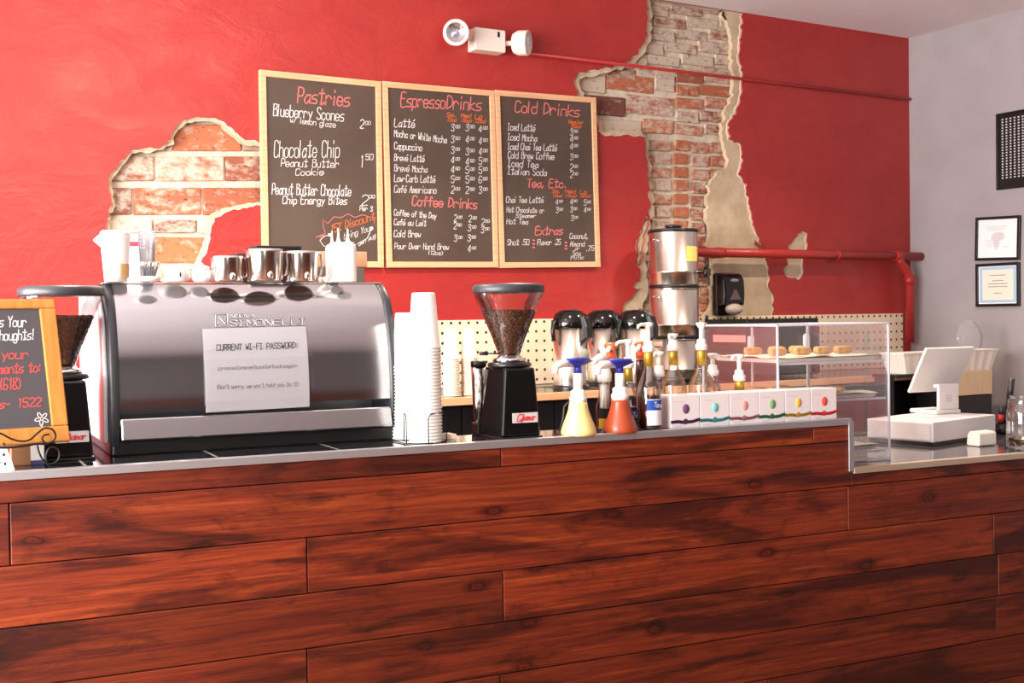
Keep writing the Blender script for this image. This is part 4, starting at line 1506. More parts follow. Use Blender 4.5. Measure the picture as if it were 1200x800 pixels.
# squeeze bottles
SQ = mat('squeeze_bottle_plastic', (240, 236, 232), 0.35)
for (px, t, w, hz, tip, cap, lab) in ((390, 0.32, 8, 41, 60, -1, 'white squeeze bottle with its cap tethered left, leftmost of the three'), (397.5, 0.285, 8, 43, 63, 0, 'white squeeze bottle with an upright nozzle, middle of the three'), (408.5, 0.26, 9.5, 43, 62, 1, 'white squeeze bottle with its cap tethered right, rightmost of the three')):
    o, k = ontop('squeeze_bottle', lab, 'bottle', px, t, 'white squeeze bottles on the machine')
    MB().lathe([(w * k * 0.96, 0), (w * k, 0.004), (w * k, hz * k - 0.006), (w * k * 0.9, hz * k)], 20).build('body', SQ, o)
    MB().lathe([(w * k * 0.8, hz * k), (w * k * 0.8, hz * k + 0.006), (0.006, hz * k + 0.010), (0.0035, hz * k + 0.02), (0.0015, tip * k)], 16).build('nozzle', SQ, o)
    if cap:
        zc = hz * k
        pts = [(cap * w * k * 0.7, 0, zc), (cap * w * k * 1.3, 0, zc + 0.004), (cap * w * k * (2.4 if cap > 0 else 1.9), -0.004, zc + 0.018), (cap * w * k * (2.9 if cap > 0 else 1.3), -0.004, zc + 0.034 + 0.004 * cap), (cap * w * k * (3.1 if cap > 0 else 0.4), -0.004, zc + 0.040 + 0.006 * cap)]
        c_ = MB().tube(pts, 0.0007, 6).build('cap_tether', SQ, o)
        MB().ball(pts[-1], 0.0045, 0.0045, 0.005, 8).build('tip_cap', SQ, c_)


# ================================================================== COFFEE SERVICE ON THE BACK COUNTER
YA = 5.14


def onback(name, label, cat, px, Y, group=None, rz=0.0):
    p = wxz(px, 447, Y)
    o = thing(name, label, cat, (p.x, Y, ZK + 0.001), rz, group)
    return o, depth((p.x, Y, ZK)) / F


SATIN = mat('satin_steel', (226, 218, 206), 0.25, 1.0)
for (px, Y, lab, bad) in ((669, 4.92, 'steel airpot with black pump lid, leftmost of the three on the back counter', True), (707.5, 5.06, 'steel airpot with black pump lid, middle of the three on the back counter', False), (745.5, 4.91, 'steel airpot with black pump lid beside the tall drink dispensers', False)):
    o, k = onback('airpot', lab, 'airpot', px, Y, 'airpots on the back counter')
    p = wxz(px, 385, Y)
    zb = wxz(px, 384, Y).z - ZK
    ztop = wxz(px, 363, Y).z - ZK
    r = 20.5 * k
    MB().lathe([(r * 0.97, 0.0), (r, 0.012), (r, zb)], 36).build('body', SATIN, o)
    MB().lathe([(r * 1.03, 0.0), (r * 1.03, 0.018), (r, 0.02)], 36, cap0=False, cap1=False).build('base_ring', BLACK, o)
    h = ztop - zb
    lid = MB().lathe([(r * 1.02, zb), (r * 1.05, zb + 0.008), (r * 1.0, zb + h * 0.4), (r * 0.86, zb + h * 0.78), (r * 0.55, zb + h * 0.97), (0.001, zb + h)], 36).build('lid', BLACKG, o)
    # spout nose towards the bar, a little to the right
    d = Vector((0.42, -0.9, 0))
    sd = Vector((0.9, 0.42, 0))
    mb = MB()
    P_ = [(r * 0.75, zb + h * 0.85, 0.026), (r * 1.12, zb + h * 0.62, 0.03), (r * 1.34, zb + h * 0.05, 0.028), (r * 1.36, zb - 0.05, 0.022)]
    rings = []
    for (q, z, w) in P_:
        c = d * q
        rings.append([mb._v(c + sd * w + Vector((0, 0, z))), mb._v(c - sd * w + Vector((0, 0, z))), mb._v(c - sd * w - d * 0.035 + Vector((0, 0, z - 0.012))), mb._v(c + sd * w - d * 0.035 + Vector((0, 0, z - 0.012)))])
    for a, b in zip(rings, rings[1:]):
        for i in range(4):
            mb._f([a[i], a[(i + 1) % 4], b[(i + 1) % 4], b[i]])
    mb._f(rings[0][::-1])
    mb._f(rings[-1])
    mb.build('spout', BLACK, o, bevel=0.006)
    mb = MB().tube([(-r * 0.98, 0, zb + h * 0.45), (-r * 1.18, -0.01, zb + h * 0.3), (-r * 1.3, -0.015, zb - 0.02), (-r * 1.24, -0.015, zb - 0.055), (-r * 1.12, -0.012, zb - 0.06)], [0.012, 0.012, 0.011, 0.010, 0.008], 10)
    mb.build('carry_handle', BLACK, o)
    MB().ball((0, -r * 0.45, zb + h * 0.93), 0.014, 0.014, 0.012, 10).build('pump_button', DKGREY, o)
    if bad:
        mb = MB()
        mb.M = Matrix.Translation((r * 0.27, -r * 0.98, zb * 0.55)) @ Matrix.Rotation(PI / 2, 4, 'X')
        mb.lathe([(0.001, 0.004), (0.03, 0.003), (0.034, -0.004)], 24, cap0=False, cap1=False)
        mb.build('round_badge', mat('grey_green_badge', (150, 156, 138), 0.5), o)

ux, uk = None, None
uo, uk = onback('drip_tray', 'low dark tray under the airpots', 'tray', 690, 4.94)
uo.location.z = ZK + 0.0002
MB().box(-0.17, 0.32, -0.18, 0.24, 0, 0.0006).build('mat', mat('dark_rubber_mat', (40, 36, 34), 0.5), uo)
z_top, z_2, z_3 = wxz(791, 271, YA).z - ZK, wxz(791, 338, YA).z - ZK, wxz(791, 397, YA).z - ZK
r_u = 28.5 * depth(wxz(791, 397, YA)) / F
levels = [(0.0, z_3, 'bottom steel drink dispenser of the stack of three, on the back counter'), (z_3, z_2, 'middle steel drink dispenser of the stack of three'), (z_2, z_top, 'top steel drink dispenser of the stack of three, with the yellow note')]
for i, (za, zb, lab) in enumerate(levels):
    o, k = onback('drink_dispenser', lab, 'drink dispenser', 791, YA, 'stacked steel drink dispensers')
    o.location.z = ZK + 0.001 + za
    h = zb - za
    r = r_u
    MB().lathe([(r * 0.985, 0.016), (r, 0.02), (r, h * 0.26), (r * 1.012, h * 0.265), (r * 1.012, h * 0.29), (r, h * 0.295), (r, h - 0.012), (r * 0.99, h - 0.008)], 40).build('tank', SATIN, o)
    MB().lathe([(r * 0.96, 0.0005), (r * 1.03, 0.0005), (r * 1.03, 0.016), (r * 0.98, 0.018)], 40, cap0=True, cap1=True).build('base_ring', BLACK, o)
    MB().lathe([(r * 0.99, h - 0.0075), (r * 1.035, h - 0.006), (r * 1.035, h - 0.0005), (r * 0.9, h - 0.0004)], 40).build('rim', STEEL if i < 2 else BLACK, o)
    if i == 2:
        MB().lathe([(r * 1.03, h), (r * 1.0, h + 0.008), (r * 0.4, h + 0.013), (0.001, h + 0.014)], 40).build('lid', DKGREY, o)
        MB().lathe([(r * 0.3, h + 0.013), (r * 0.36, h + 0.028), (r * 0.2, h + 0.034), (0.001, h + 0.035)], 20).build('lid_knob', BLACK, o)
    zz_ = h * 0.82
    MB().tube([(-r * 0.93, -r * 0.3, zz_), (-r * 1.3, -r * 0.45, zz_ + 0.004), (-r * 1.3, -r * 0.15, zz_ + 0.004), (-r * 0.97, -r * 0.05, zz_)], 0.004, 8).build('handle', STEEL, o)
    d = Vector((0.62, -0.78, 0))
    zt_ = max(h * 0.28, 0.045)
    sp = MB().tube([d * r * 0.98 + Vector((0, 0, zt_)), d * r * 1.32 + Vector((0, 0, zt_))], 0.011, 12)
    sp.tube([d * r * 1.32 + Vector((0, 0, zt_ + 0.014)), d * r * 1.32 + Vector((0, 0, zt_ - 0.03))], 0.012, 12)
    sp = sp.build('spigot', BLACK, o)
    MB().tube([d * r * 1.32 + Vector((0, 0, zt_ + 0.014)), d * r * 1.32 + Vector((0, 0, zt_ + 0.03)), d * r * 1.38 + Vector((0, 0, zt_ + 0.046))], [0.008, 0.008, 0.011], 10).build('tap_lever', BLACK, sp)
    MB().lathe([(0.018, -0.002), (0.02, 0.004)], 16).build('nut', CHROME, o).location = d * r * 1.02 + Vector((0, 0, zt_))
# sticky note
a, b = wxz(798, 288, YA - r_u), wxz(814, 306, YA - r_u)
o = thing('sticky_note', 'yellow sticky note on the top drink dispenser', 'note', ((a.x + b.x) / 2, YA - r_u * 1.002, (a.z + b.z) / 2))
ctr_ = Vector((wxz(791, 447, YA).x, YA, 0))
nz = (a.z - b.z) / 2
mb = MB()
rr = r_u * 1.008
a0 = -PI / 2 - 0.02
for i in range(6):
    u0, u1 = a0 - 0.10 + i * 0.105, a0 + 0.005 + i * 0.105
    mb.hexa([tuple(ctr_ + Vector((q * math.cos(u), q * math.sin(u), z)) - Vector((o.location.x, o.location.y, 0))) for z in (-nz, nz) for (u, q) in ((u0, rr + 0.001), (u1, rr + 0.001), (u1, rr), (u0, rr))])
mb.build('paper', mat('yellow_note_paper', (232, 206, 108), 0.8), o)
# sink tap
o, k = onback('sink_tap', 'slim chrome gooseneck tap seen left of the black microwave', 'tap', 863, 5.12)
z0 = wxz(860, 396, 5.12).z - ZK
MB().lathe([(0.022, 0), (0.018, 0.012), (0.012, 0.03)], 16).build('base', CHROME, o)
MB().tube([(-0.02, 0, 0.02)] + [(-0.02, 0, z0 - 0.05)] + [(0.005 - 0.025 * math.cos(t * PI / 6), -0.01 * t / 6, z0 - 0.045 + 0.035 * math.sin(t * PI / 6)) for t in range(1, 6)] + [(0.03, -0.012, z0 - 0.05), (0.032, -0.014, z0 - 0.10)], 0.0075, 10).build('spout', CHROME, o)
MB().tube([(0.0, 0, 0.02), (0.04, -0.03, 0.045)], 0.006, 8).build('lever', CHROME, o)

# microwave
YM = 4.95
a, b = wxz(876, 374, YM), wxz(960, 455, YM)
o = thing('microwave', 'black microwave oven on the back counter behind the acrylic case', 'microwave', (a.x, YM, ZK + 0.001))
w, h = b.x - a.x, a.z - ZK
MB().box(0, w, 0.0, 0.36, 0.012, h, 0.006).build('body', BLACK, o)
MB().box(0.008, w * 0.76, -0.018, -0.001, 0.02, h - 0.03, 0.004).build('door', mat('smoky_door_glass', (58, 52, 52), 0.12), o)
MB().box(w * 0.77, w - 0.006, -0.014, -0.001, 0.02, h - 0.03, 0.003).build('control_panel', BLACKG, o)
MB().tube([(w * 0.72, -0.018, 0.06), (w * 0.72, -0.045, 0.07), (w * 0.72, -0.045, h - 0.09), (w * 0.72, -0.018, h - 0.08)], 0.007, 8).build('door_handle', STEEL, o)
for i in range(4):
    MB().box(w * 0.03 + (i % 2) * w * 0.9, w * 0.07 + (i % 2) * w * 0.9, 0.03 + (i // 2) * 0.28, 0.06 + (i // 2) * 0.28, 0, 0.0118).build('foot', BLACK, o)

# end cabinet, trays and dome lid at the right
YE = 4.5
pe = wxz(1163, 433, YE)
ze = pe.z
xl = wxz(1108, 433, YE).x
o = thing('end_cabinet', 'small black cabinet with a pale wooden top drawer against the grey wall', 'cabinet', (xl, YE, 0))
w = pe.x - xl
zd = wxz(1150, 462, YE).z
MB().box(0, w, 0.02, 0.17, 0.0, ze - 0.001, 0.003).build('body', CABM, o)
MB().box(0, w, 0.0, 0.019, zd, ze - 0.002, 0.003).build('drawer', noisy('pale_birch', (222, 196, 160), (206, 176, 138), 5, 0.5, 0, (18, 1, 1)), o)
MB().box(0.004, w - 0.004, 0.002, 0.019, 0.06, zd - 0.004, 0.003).build('door', CABM, o)


def tray(label, px0, px1, pyt, pyb, Y, z0):
    a, b = wxz(px0, pyt, Y), wxz(px1, pyt, Y)
    h = a.z - wxz(px0, pyb, Y).z
    w = b.x - a.x
    o = thing('paper_tray', label, 'tray', ((a.x + b.x) / 2, Y + 0.075, z0), 0, 'flared white paper trays')
    mb = MB()
    A_, D_ = w / 2, 0.085
    f = 0.78
    n = 10
    # fluted flared wall
    ring = lambda k_, z, fl: [mb._v((sx_ * A_ * k_, sy_ * D_ * k_, z)) for sx_, sy_ in fl]
    per = []
    for i in range(40):
        u = i / 40 * 4
        s_, q = int(u), u - int(u)
        c = [(-1 + 2 * q, -1), (1, -1 + 2 * q), (1 - 2 * q, 1), (-1, 1 - 2 * q)][s_]
        per.append(c)
    fl = 1
    r1 = [mb._v((c[0] * A_ * f * (1 + 0.012 * (i % 2)), c[1] * D_ * f * (1 + 0.03 * (i % 2)), 0.0)) for i, c in enumerate(per)]
    r2 = [mb._v((c[0] * A_ * 0.96 * (1 + 0.012 * (i % 2)), c[1] * D_ * 0.96 * (1 + 0.03 * (i % 2)), h * 0.93)) for i, c in enumerate(per)]
    r3 = [mb._v((c[0] * A_, c[1] * D_, h * 0.94)) for c in per]
    r4 = [mb._v((c[0] * A_, c[1] * D_, h)) for c in per]
    r5 = [mb._v((c[0] * A_ * 0.93, c[1] * D_ * 0.93, h * 0.99)) for c in per]
    r6 = [mb._v((c[0] * A_ * 0.76, c[1] * D_ * 0.76, 0.006)) for c in per]
    for p, q in ((r1, r2), (r2, r3), (r3, r4), (r4, r5), (r5, r6)):
        for i in range(40):
            j = (i + 1) % 40
            mb._f([p[i], p[j], q[j], q[i]])
    mb._f(r1[::-1])
    mb._f(r6)
    mb.build('pressed_tray', mat('white_pulp', (236, 226, 214), 0.7), o)
    return o


tr1 = tray('flared white paper tray left of the till screen, at the corner pipe', 1057, 1113, 408, 433, YE - 0.0, ze)
tr2 = tray('flared white paper tray on the pale wooden drawer by the grey wall', 1114, 1169, 408, 433, YE - 0.0, ze)
# shelf carrying the left tray
o = thing('side_shelf', 'narrow dark shelf board under the left paper tray', 'shelf', (wxz(1050, 433, YE).x, YE, ze - 0.02))
MB().box(0, xl - wxz(1050, 433, YE).x - 0.002, 0.0, 0.17, 0, 0.0195, 0.002).build('board', BLACK, o)
MB().box(0.02, 0.04, 0.05, 0.17, -(ze - 0.02), -0.0005).build('support_post', CABM, o)
MB().box(xl - wxz(1050, 433, YE).x - 0.04, xl - wxz(1050, 433, YE).x - 0.02, 0.05, 0.17, -(ze - 0.02), -0.0005).build('support_post', CABM, o)
pl_ = wxz(1144, 396, YE + 0.12)
o = thing('dome_lid', 'clear plastic dome lid standing behind the right paper tray', 'lid', (pl_.x, YE + 0.168, ze))
rd = 21 * depth(pl_) / F
mb = MB()
mb.M = Matrix.Translation((0, 0.0, pl_.z - ze)) @ Matrix.Rotation(PI / 2 - 0.08, 4, 'X')
mb.lathe([(rd, -0.002), (rd, 0.004), (rd * 0.9, 0.006), (rd * 0.82, 0.026), (rd * 0.5, 0.04), (0.001, 0.045)], 32, cap0=False, cap1=False)
mb.build('dome', thin_glass('dome_plastic', (0.97, 0.97, 0.97), 0.08, 0.10), o)
MB().tube([(-0.02, 0.0, 0), (-0.02, 0.004, pl_.z - ze - rd * 0.98), (0.02, 0.004, pl_.z - ze - rd * 0.98), (0.02, 0, 0)], 0.003, 6).build('stand', MATS['dome_plastic'], o)


# ================================================================== BOTTLES AND BOXES ON THE BAR
PUMP = mat('pump_white', (240, 237, 230), 0.3)


def bar_px(px, t):
    s = csz(px, 500, t)[0]
    return s, depth(CW(s, t, ZB)) / F


def ybase(px, t):
    p = CW(csz(px, 500, t)[0], t, ZB)
    v = p - CAM
    return 400 + F * v.dot(DN) / v.dot(FW)


def lathe_px(prof, y0, k, seg=28, **kw):
    return MB().lathe([(r * k, max(0.0, (y0 - y) * k)) for r, y in prof], seg, **kw)


# cone-shaped sauce bottles with blue heads
def sauce(label, px, t, dx, prof, col, colname, ys, seed):
    s, k = bar_px(px, t)
    y0 = ybase(px, t)
    o = onbar('sauce_bottle', label, 'sauce bottle', s, t, rz=0.0, group='sauce pump bottles on the bar')
    lathe_px(prof, y0, k).build('bottle', mat(colname, col, 0.3), o)
    yc, ystem, ybl, yh = ys
    pm = lathe_px([(10, yc), (10.5, yc - 6), (8.5, yc - 8), (8.8, yc - 13), (6, yc - 15)], y0, k).build('collar', PUMP, o)
    lathe_px([(5.6, yc - 15), (5.4, ybl)], y0, k).build('stem', PUMP, o)
    lathe_px([(4.4, ybl), (4.4, yh + 6)], y0, k).build('blue_neck', BLUE, o)
    mb = MB()
    z1 = (y0 - yh) * k
    mb.M = Matrix.Rotation(0.25, 4, 'Z')
    for (xa_, xb_, za_, zb_) in ((-13 * k, 15 * k, z1 - 4 * k, z1),):
        mb.hexa([(-9 * k, -5 * k, z1 - 8 * k), (4.4 * k, -5 * k, z1 - 7 * k), (4.4 * k, 5 * k, z1 - 7 * k), (-9 * k, 5 * k, z1 - 8 * k), (-18 * k, -6 * k, z1 - 1 * k), (20 * k, -7 * k, z1 - 1.5 * k), (20 * k, 7 * k, z1 - 1.5 * k), (-18 * k, 6 * k, z1 - 1 * k)])
        mb.lathe([(0.001, z1 - 2.5 * k), (19 * k, z1 - 2.2 * k), (19 * k, z1 + 0.4 * k), (16 * k, z1 + 2 * k), (0.001, z1 + 2.4 * k)], 24, cap0=False, cap1=False, sy=0.42)
    mb.build('pump_head', BLUE, o)
    mb = MB()
    mb.M = Matrix.Rotation(0.25, 4, 'Z')
    mb.tube([(-8 * k, 0, z1 - 4 * k), (-30 * k, 0, z1 - 4.5 * k), (-35 * k, 0, z1 - 7 * k), (-36 * k, 0, z1 - 15 * k)], [4.5 * k, 4.6 * k, 4.4 * k, 3.6 * k], 12)
    mb.build('spout', PUMP, o)
    return o, k, y0


o, k, y0 = sauce('cone-shaped bottle of pale yellow sauce with blue and white pump head', 678, 0.03, 0, [(20.5, 512), (21, 506), (20, 501), (15.5, 490), (12, 480), (11, 474), (10.5, 471)], (236, 216, 138), 'yellow_sauce', (471, 456, 437, 421), 1)
MB().tube([(-0.022, 0.012, (y0 - 470) * k), (-0.034, 0.02, (y0 - 476) * k), (-0.038, 0.02, (y0 - 490) * k), (-0.05, 0.02, (y0 - 504) * k)], 0.0025, 8).build('handle_strap', DKGREY, o)
sauce('cone-shaped bottle of brown caramel sauce with blue and white pump head', 727, 0.03, 0, [(19.5, 509), (20.5, 504), (19, 498), (14.5, 486), (11.5, 477), (10.5, 471), (10, 468)], (158, 66, 34), 'caramel_sauce', (468, 453, 437, 422), 2)


def pump(o, k, y0, yb, yt, left=16, right=5, name='pump', ang=0.2):
    """a white syrup pump: collar from yb, head at yt"""
    mb = lathe_px([(7, yb), (7.2, yb - 6), (5.4, yb - 8), (5.2, yb - 12), (3.6, yb - 13)], y0, k, 16)
    p = mb.build('pump_collar', PUMP, o)
    mb = lathe_px([(2.6, yb - 12), (2.6, yt + 4)], y0, k, 12)
    z1 = (y0 - yt) * k
    mb.M = Matrix.Rotation(ang, 4, 'Z')
    mb.lathe([(3.4 * k, z1 - 5 * k), (6 * k, z1 - 1 * k), (6 * k, z1 + 1 * k), (0.001, z1 + 1.4 * k)], 14, cap0=True, cap1=False)
    mb.tube([(0, 0, z1 - 1.2 * k), (-left * 0.7 * k, 0, z1 - 1.0 * k), (-left * k, 0, z1 - 2.5 * k), (-left * 1.04 * k, 0, z1 - 5.5 * k)], [2.4 * k, 2.1 * k, 1.9 * k, 1.5 * k], 10)
    mb.build('pump_head', PUMP, p)


SYB = mat('brown_syrup', (66, 26, 14), 0.15)
SYG = mat('golden_syrup', (206, 160, 78), 0.15)
SYC = thin_glass('clear_syrup', (0.93, 0.9, 0.84), 0.05)
LBW = mat('label_white', (234, 236, 240), 0.6)
LBB = mat('label_blue', (28, 74, 158), 0.5)
LBN = mat('label_navy', (26, 34, 70), 0.5)


def band(o, R, z0, z1, a0, a1, m, name, n=14, th=0.0005):
    mb = MB()
    for i in range(n):
        u0, u1 = a0 + (a1 - a0) * i / n, a0 + (a1 - a0) * (i + 1) / n
        mb.hexa([(q * math.cos(u), q * math.sin(u), z) for z in (z0, z1) for (u, q) in ((u0, R + th), (u1, R + th), (u1, R), (u0, R))])
    return mb.build(name, m, o)


def syrup(label, px, t, r, ysh, yneck, ytop, fill, liquid, pumpy, label_m=None, gold=True, lab=True, group='glass syrup bottles on the bar', ang=0.2, left=16, z=None):
    s, k = bar_px(px, t)
    y0 = ybase(px, t) if z is None else ybase(px, t) - (z - ZB) / k
    o = onbar('syrup_bottle', label, 'syrup bottle', s, t, z=z, group=group)
    k_ = k
    MBg = lathe_px([(r * 0.9, y0), (r, y0 - 2), (r, ysh), (r * 0.88, ysh - 6), (r * 0.5, yneck + 6), (5.2, yneck), (4.8, ytop)], y0, k, 28, cap0=True, cap1=False)
    MBg.build('glass', GLASS, o)
    prof = [(r * 0.86, y0 - 1.5), (r * 0.94, y0 - 3)]
    prof += [(r * 0.94, max(fill, ysh + 0.2))]
    lathe_px(prof, y0, k, 28).build('syrup', liquid, o)
    if gold:
        lathe_px([(5.6, yneck - 1), (5.6, ytop + 1), (5.0, ytop)], y0, k, 18).build('neck_foil', GOLD, o)
    pump(o, k, y0, ytop, pumpy, left, ang=ang)
    if lab:
        za, zc = (y0 - ysh - 34) * k, (y0 - ysh - 8) * k
        za, zc = (y0 - (y0 - 6)) * k, (y0 - (ysh + 11)) * k
        a0, a1 = -PI / 2 - 0.75, -PI / 2 + 1.35
        l = band(o, r * k, za, zc, a0, a1, label_m or LBW, 'label')
        band(o, r * k + 0.0006, zc - (zc - za) * 0.42, zc - 0.002, a0, a1, LBB, 'label_header').parent = l
        R = r * k + 0.0016
        sf = lambda x, y: Vector((R * math.cos(x / R - PI / 2), R * math.sin(x / R - PI / 2), -y))
        mb = MB()
        random.seed(3)
        letter(mb, 'Torani', (-0.006, -(zc - 0.021)), (0.036, -(zc - 0.026)), 0.013, 0.0026, Vector((0.3, -1, 0)).normalized(), sf, 0.25, 0)
        mb.build('label_lettering', LBW, l)
    return o, k, y0


syrup('glass syrup bottle with blue and white label and dark syrup, left of the tea boxes', 761, 0.05, 14, 456, 430, 412, 463, SYB, 379)
syrup('navy labelled glass syrup bottle just behind the brown caramel sauce bottle', 737, 0.12, 12.5, 468, 448, 431, 476, SYB, 399, LBN, ang=0.1)
syrup('glass syrup bottle behind the purple-dot tea box', 790, 0.13, 15, 452, 429, 411, 461, SYG, 392, lab=False, ang=0.5, left=9)
syrup('glass syrup bottle behind the teal-dot tea box', 823, 0.13, 15.5, 452, 429, 410, 460, SYG, 379, lab=False, ang=1.2, left=8)
syrup('glass syrup bottle behind the green-dot tea box with a left-pointing pump', 867, 0.14, 14, 476, 458, 446, 480, SYG, 416, lab=False, ang=0.2, left=12)
syrup('small glass syrup bottle without foil, beside the stacked dispensers behind the pink-dot box', 836, 0.165, 9, 456, 446, 440, 460, SYC, 415, lab=False, gold=False, ang=2.9, left=8)
syrup('small glass syrup bottle without foil behind the labelled syrup bottle', 773, 0.165, 8, 460, 448, 441, 466, SYB, 413, lab=False, gold=False, ang=0.3, left=9)

# squat bottle with white cap and yellow label
s, k = bar_px(709, 0.11)
y0 = ybase(709, 0.11)
o = onbar('flavour_bottle', 'small clear bottle with white pump cap and a black and yellow label', 'bottle', s, 0.11)
lathe_px([(10, y0), (11, y0 - 2), (11, 478), (7, 462), (6.5, 446)], y0, k, 24, cap1=False).build('glass', GLASS, o)
lathe_px([(6, 478), (5.5, 450)], y0, k, 16).build('milk_neck', mat('pale_milk', (226, 218, 206), 0.5), o)
b1 = band(o, 11 * k, (y0 - 489) * k, (y0 - 478) * k, -PI / 2 - 1.2, -PI / 2 + 1.2, INK, 'black_label')
band(o, 11 * k, (y0 - 500) * k, (y0 - 489.5) * k, -PI / 2 - 1.2, -PI / 2 + 1.2, mat('label_yellow', (226, 176, 52), 0.5), 'yellow_label')
lathe_px([(8.5, 447), (8.8, 438), (6, 430), (3.5, 428)], y0, k, 18).build('cap', PUMP, o)
z1 = (y0 - 420) * k
mb = lathe_px([(3.4, 429), (3.4, 420)], y0, k, 12)
mb.tube([(0.004, 0, z1), (-6 * k, 0, z1 + 2 * k), (-13 * k, 0, z1 - 2 * k), (-14 * k, 0, z1 - 7 * k)], [4.5 * k, 4.4 * k, 3.8 * k, 3 * k], 12)
mb.build('pump_head', PUMP, o)
# two orange-headed bottles further back
for (px, t, yt, lab) in ((717, 0.155, 403, 'slim bottle with orange pump head behind the caramel sauce bottle'), (752, 0.16, 401, 'slim brown bottle with orange pump head left of the dispensers')):
    s, k = bar_px(px, t)
    y0 = ybase(px, t)
    o = onbar('orange_topped_bottle', lab, 'bottle', s, t, group='orange topped bottles on the bar')
    lathe_px([(6.2, y0), (6.6, y0 - 2), (6.6, yt + 36), (5.5, yt + 20)], y0, k, 20).build('bottle', mat('dark_brown_bottle', (64, 36, 26), 0.25), o)
    lathe_px([(6, yt + 19), (6.4, yt + 12), (4, yt + 10)], y0, k, 18).build('cap', ORANGE, o)
    mb = lathe_px([(3, yt + 11), (3, yt + 6), (7.5, yt + 5), (8.5, yt + 2), (6, yt - 1), (0.001, yt - 2)], y0, k, 18)
    mb.build('orange_head', ORANGE, o)
    mb = MB()
    z1 = (y0 - yt - 4) * k
    mb.tube([(-2 * k, -4 * k, z1), (-8 * k, -8 * k, z1 - 1 * k), (-9 * k, -9 * k, z1 - 5 * k)], [3 * k, 2.6 * k, 2 * k], 10)
    mb.build('spout', PUMP, o)

# six tea cartons
BOXC = mat('white_carton', (222, 214, 212), 0.6)
TB = [(790, 824, (112, 72, 104), 'purple'), (824, 859, (126, 196, 200), 'teal'), (859, 893.5, (240, 156, 152), 'pink'), (893.5, 924, (118, 168, 108), 'green'), (924, 954.5, (240, 190, 84), 'yellow'), (954.5, 985, (238, 84, 70), 'red')]
RIB = [(70, 34, 62), (52, 128, 132), (150, 92, 98), (38, 96, 58), (168, 128, 42), (196, 42, 44)]
for (x0, x1, col, cn), rb_ in zip(TB, RIB):
    sa, sb = csz(x0, 503 - (x0 - 790) * 0.0615, 0.014)[0], csz(x1, 503 - (x1 - 790) * 0.0615, 0.014)[0]
    o = onbar('tea_box', 'white tea carton with a %s oval and %s ribbon, one of six in a row' % (cn, cn), 'tea box', (sa + sb) / 2, 0.03, group='row of white tea cartons')
    w = (sb - sa) / 2 - 0.001
    hz = csz(790, 463.5, 0.03)[1] - ZB
    MB().box(-w, w, 0, 0.085, 0, hz, 0.0015).build('carton', BOXC, o)
    mb = MB()
    mb.M = Matrix.Translation((0.002, -0.0002, hz * 0.58)) @ Matrix.Rotation(PI / 2, 4, 'X')
    mb.lathe([(0.001, 0.0006), (0.0115, 0.0006), (0.0118, 0.0)], 24, cap0=False, cap1=False, sy=1.22)
    mb.build('coloured_oval', mat('oval_' + cn, col, 0.6), o)
    mb = MB()
    zr = hz * 0.2
    for j in range(3):
        dz = (j - 1) * 0.0042
        ribbon(mb, [Vector((x, -0.0012, zr + dz * math.cos(3.0 * x / w + j) + x * 0.04)) for x in [-w * 0.98 + 2 * w * 0.98 * q / 12 for q in range(13)]], 0.0055, Vector((0, -1, 0)))
    mb.ball((0.0, -0.0005, zr), 0.0095, 0.0012, 0.0085, 10)
    mb.build('ribbon_print', mat('ribbon_' + cn, rb_, 0.55), o)
    mb = MB()
    for q in range(4):
        mb.box(-w * 0.75 + q * 0.006, -w * 0.75 + q * 0.006 + 0.0061, -0.0004, 0.0, hz * 0.05, hz * (0.085 if q % 2 else 0.075))
    mb.build('small_print', mat('faint_print', (196, 186, 184), 0.7), o)
    mb = MB().box(-w * 0.75, -w * 0.1, -0.0004, 0, hz * 0.80, hz * 0.815)
    mb.build('small_print', mat('faint_print', (196, 186, 184), 0.7), o)


# ================================================================== ACRYLIC CASE
CTT = 0.112
ca, cbb = csz(911, 381, CTT), csz(1041, 379, CTT)
sA, sB = ca[0], cbb[0]
cw = sB - sA
chh = cbb[1] - ZL
cdp = 0.40
o = onbar('display_case', 'clear acrylic pastry case on the lower counter beside the till', 'display case', sA, CTT, ZL + 0.001)
th = 0.005


def pane(nm, x0, x1, y0, y1, z0, z1):
    return MB().box(x0, x1, y0, y1, z0, z1).build(nm, ACRYL, o)


pane('front_pane', 0, cw, 0, th, 0, chh)
pane('side_pane', 0, th, th, cdp, 0, chh)
pane('side_pane', cw - th, cw, th, cdp, 0, chh)
pane('top_pane', th, cw - th, th, cdp, chh - th, chh)
for (x, w_) in ((0.01, 0.19), (0.2, cw - 0.21)):
    d = MB().box(x, x + w_, cdp - 0.012, cdp - 0.008, 0.01, chh - 0.01).build('rear_door', ACRYL, o)
    MB().box(x + w_ - 0.005, x + w_, cdp - 0.0135, cdp - 0.0065, 0.01, chh - 0.01).build('door_edge', ACRE, d)
    MB().box(x + w_ - 0.026, x + w_ - 0.008, cdp - 0.03, cdp - 0.0135, chh - 0.10, chh - 0.04, 0.002).build('door_pull', ACRE, d)
e = 0.0032
mb_l = [((0, 0, 0), (0, 0, chh)), ((cw, 0, 0), (cw, 0, chh)), ((0, cdp, 0), (0, cdp, chh)), ((cw, cdp, 0), (cw, cdp, chh)), ((0, 0, chh), (cw, 0, chh)), ((0, cdp, chh), (cw, cdp, chh)), ((0, 0, chh), (0, cdp, chh)), ((cw, 0, chh), (cw, cdp, chh)), ((0, 0, 0.004), (cw, 0, 0.004))]
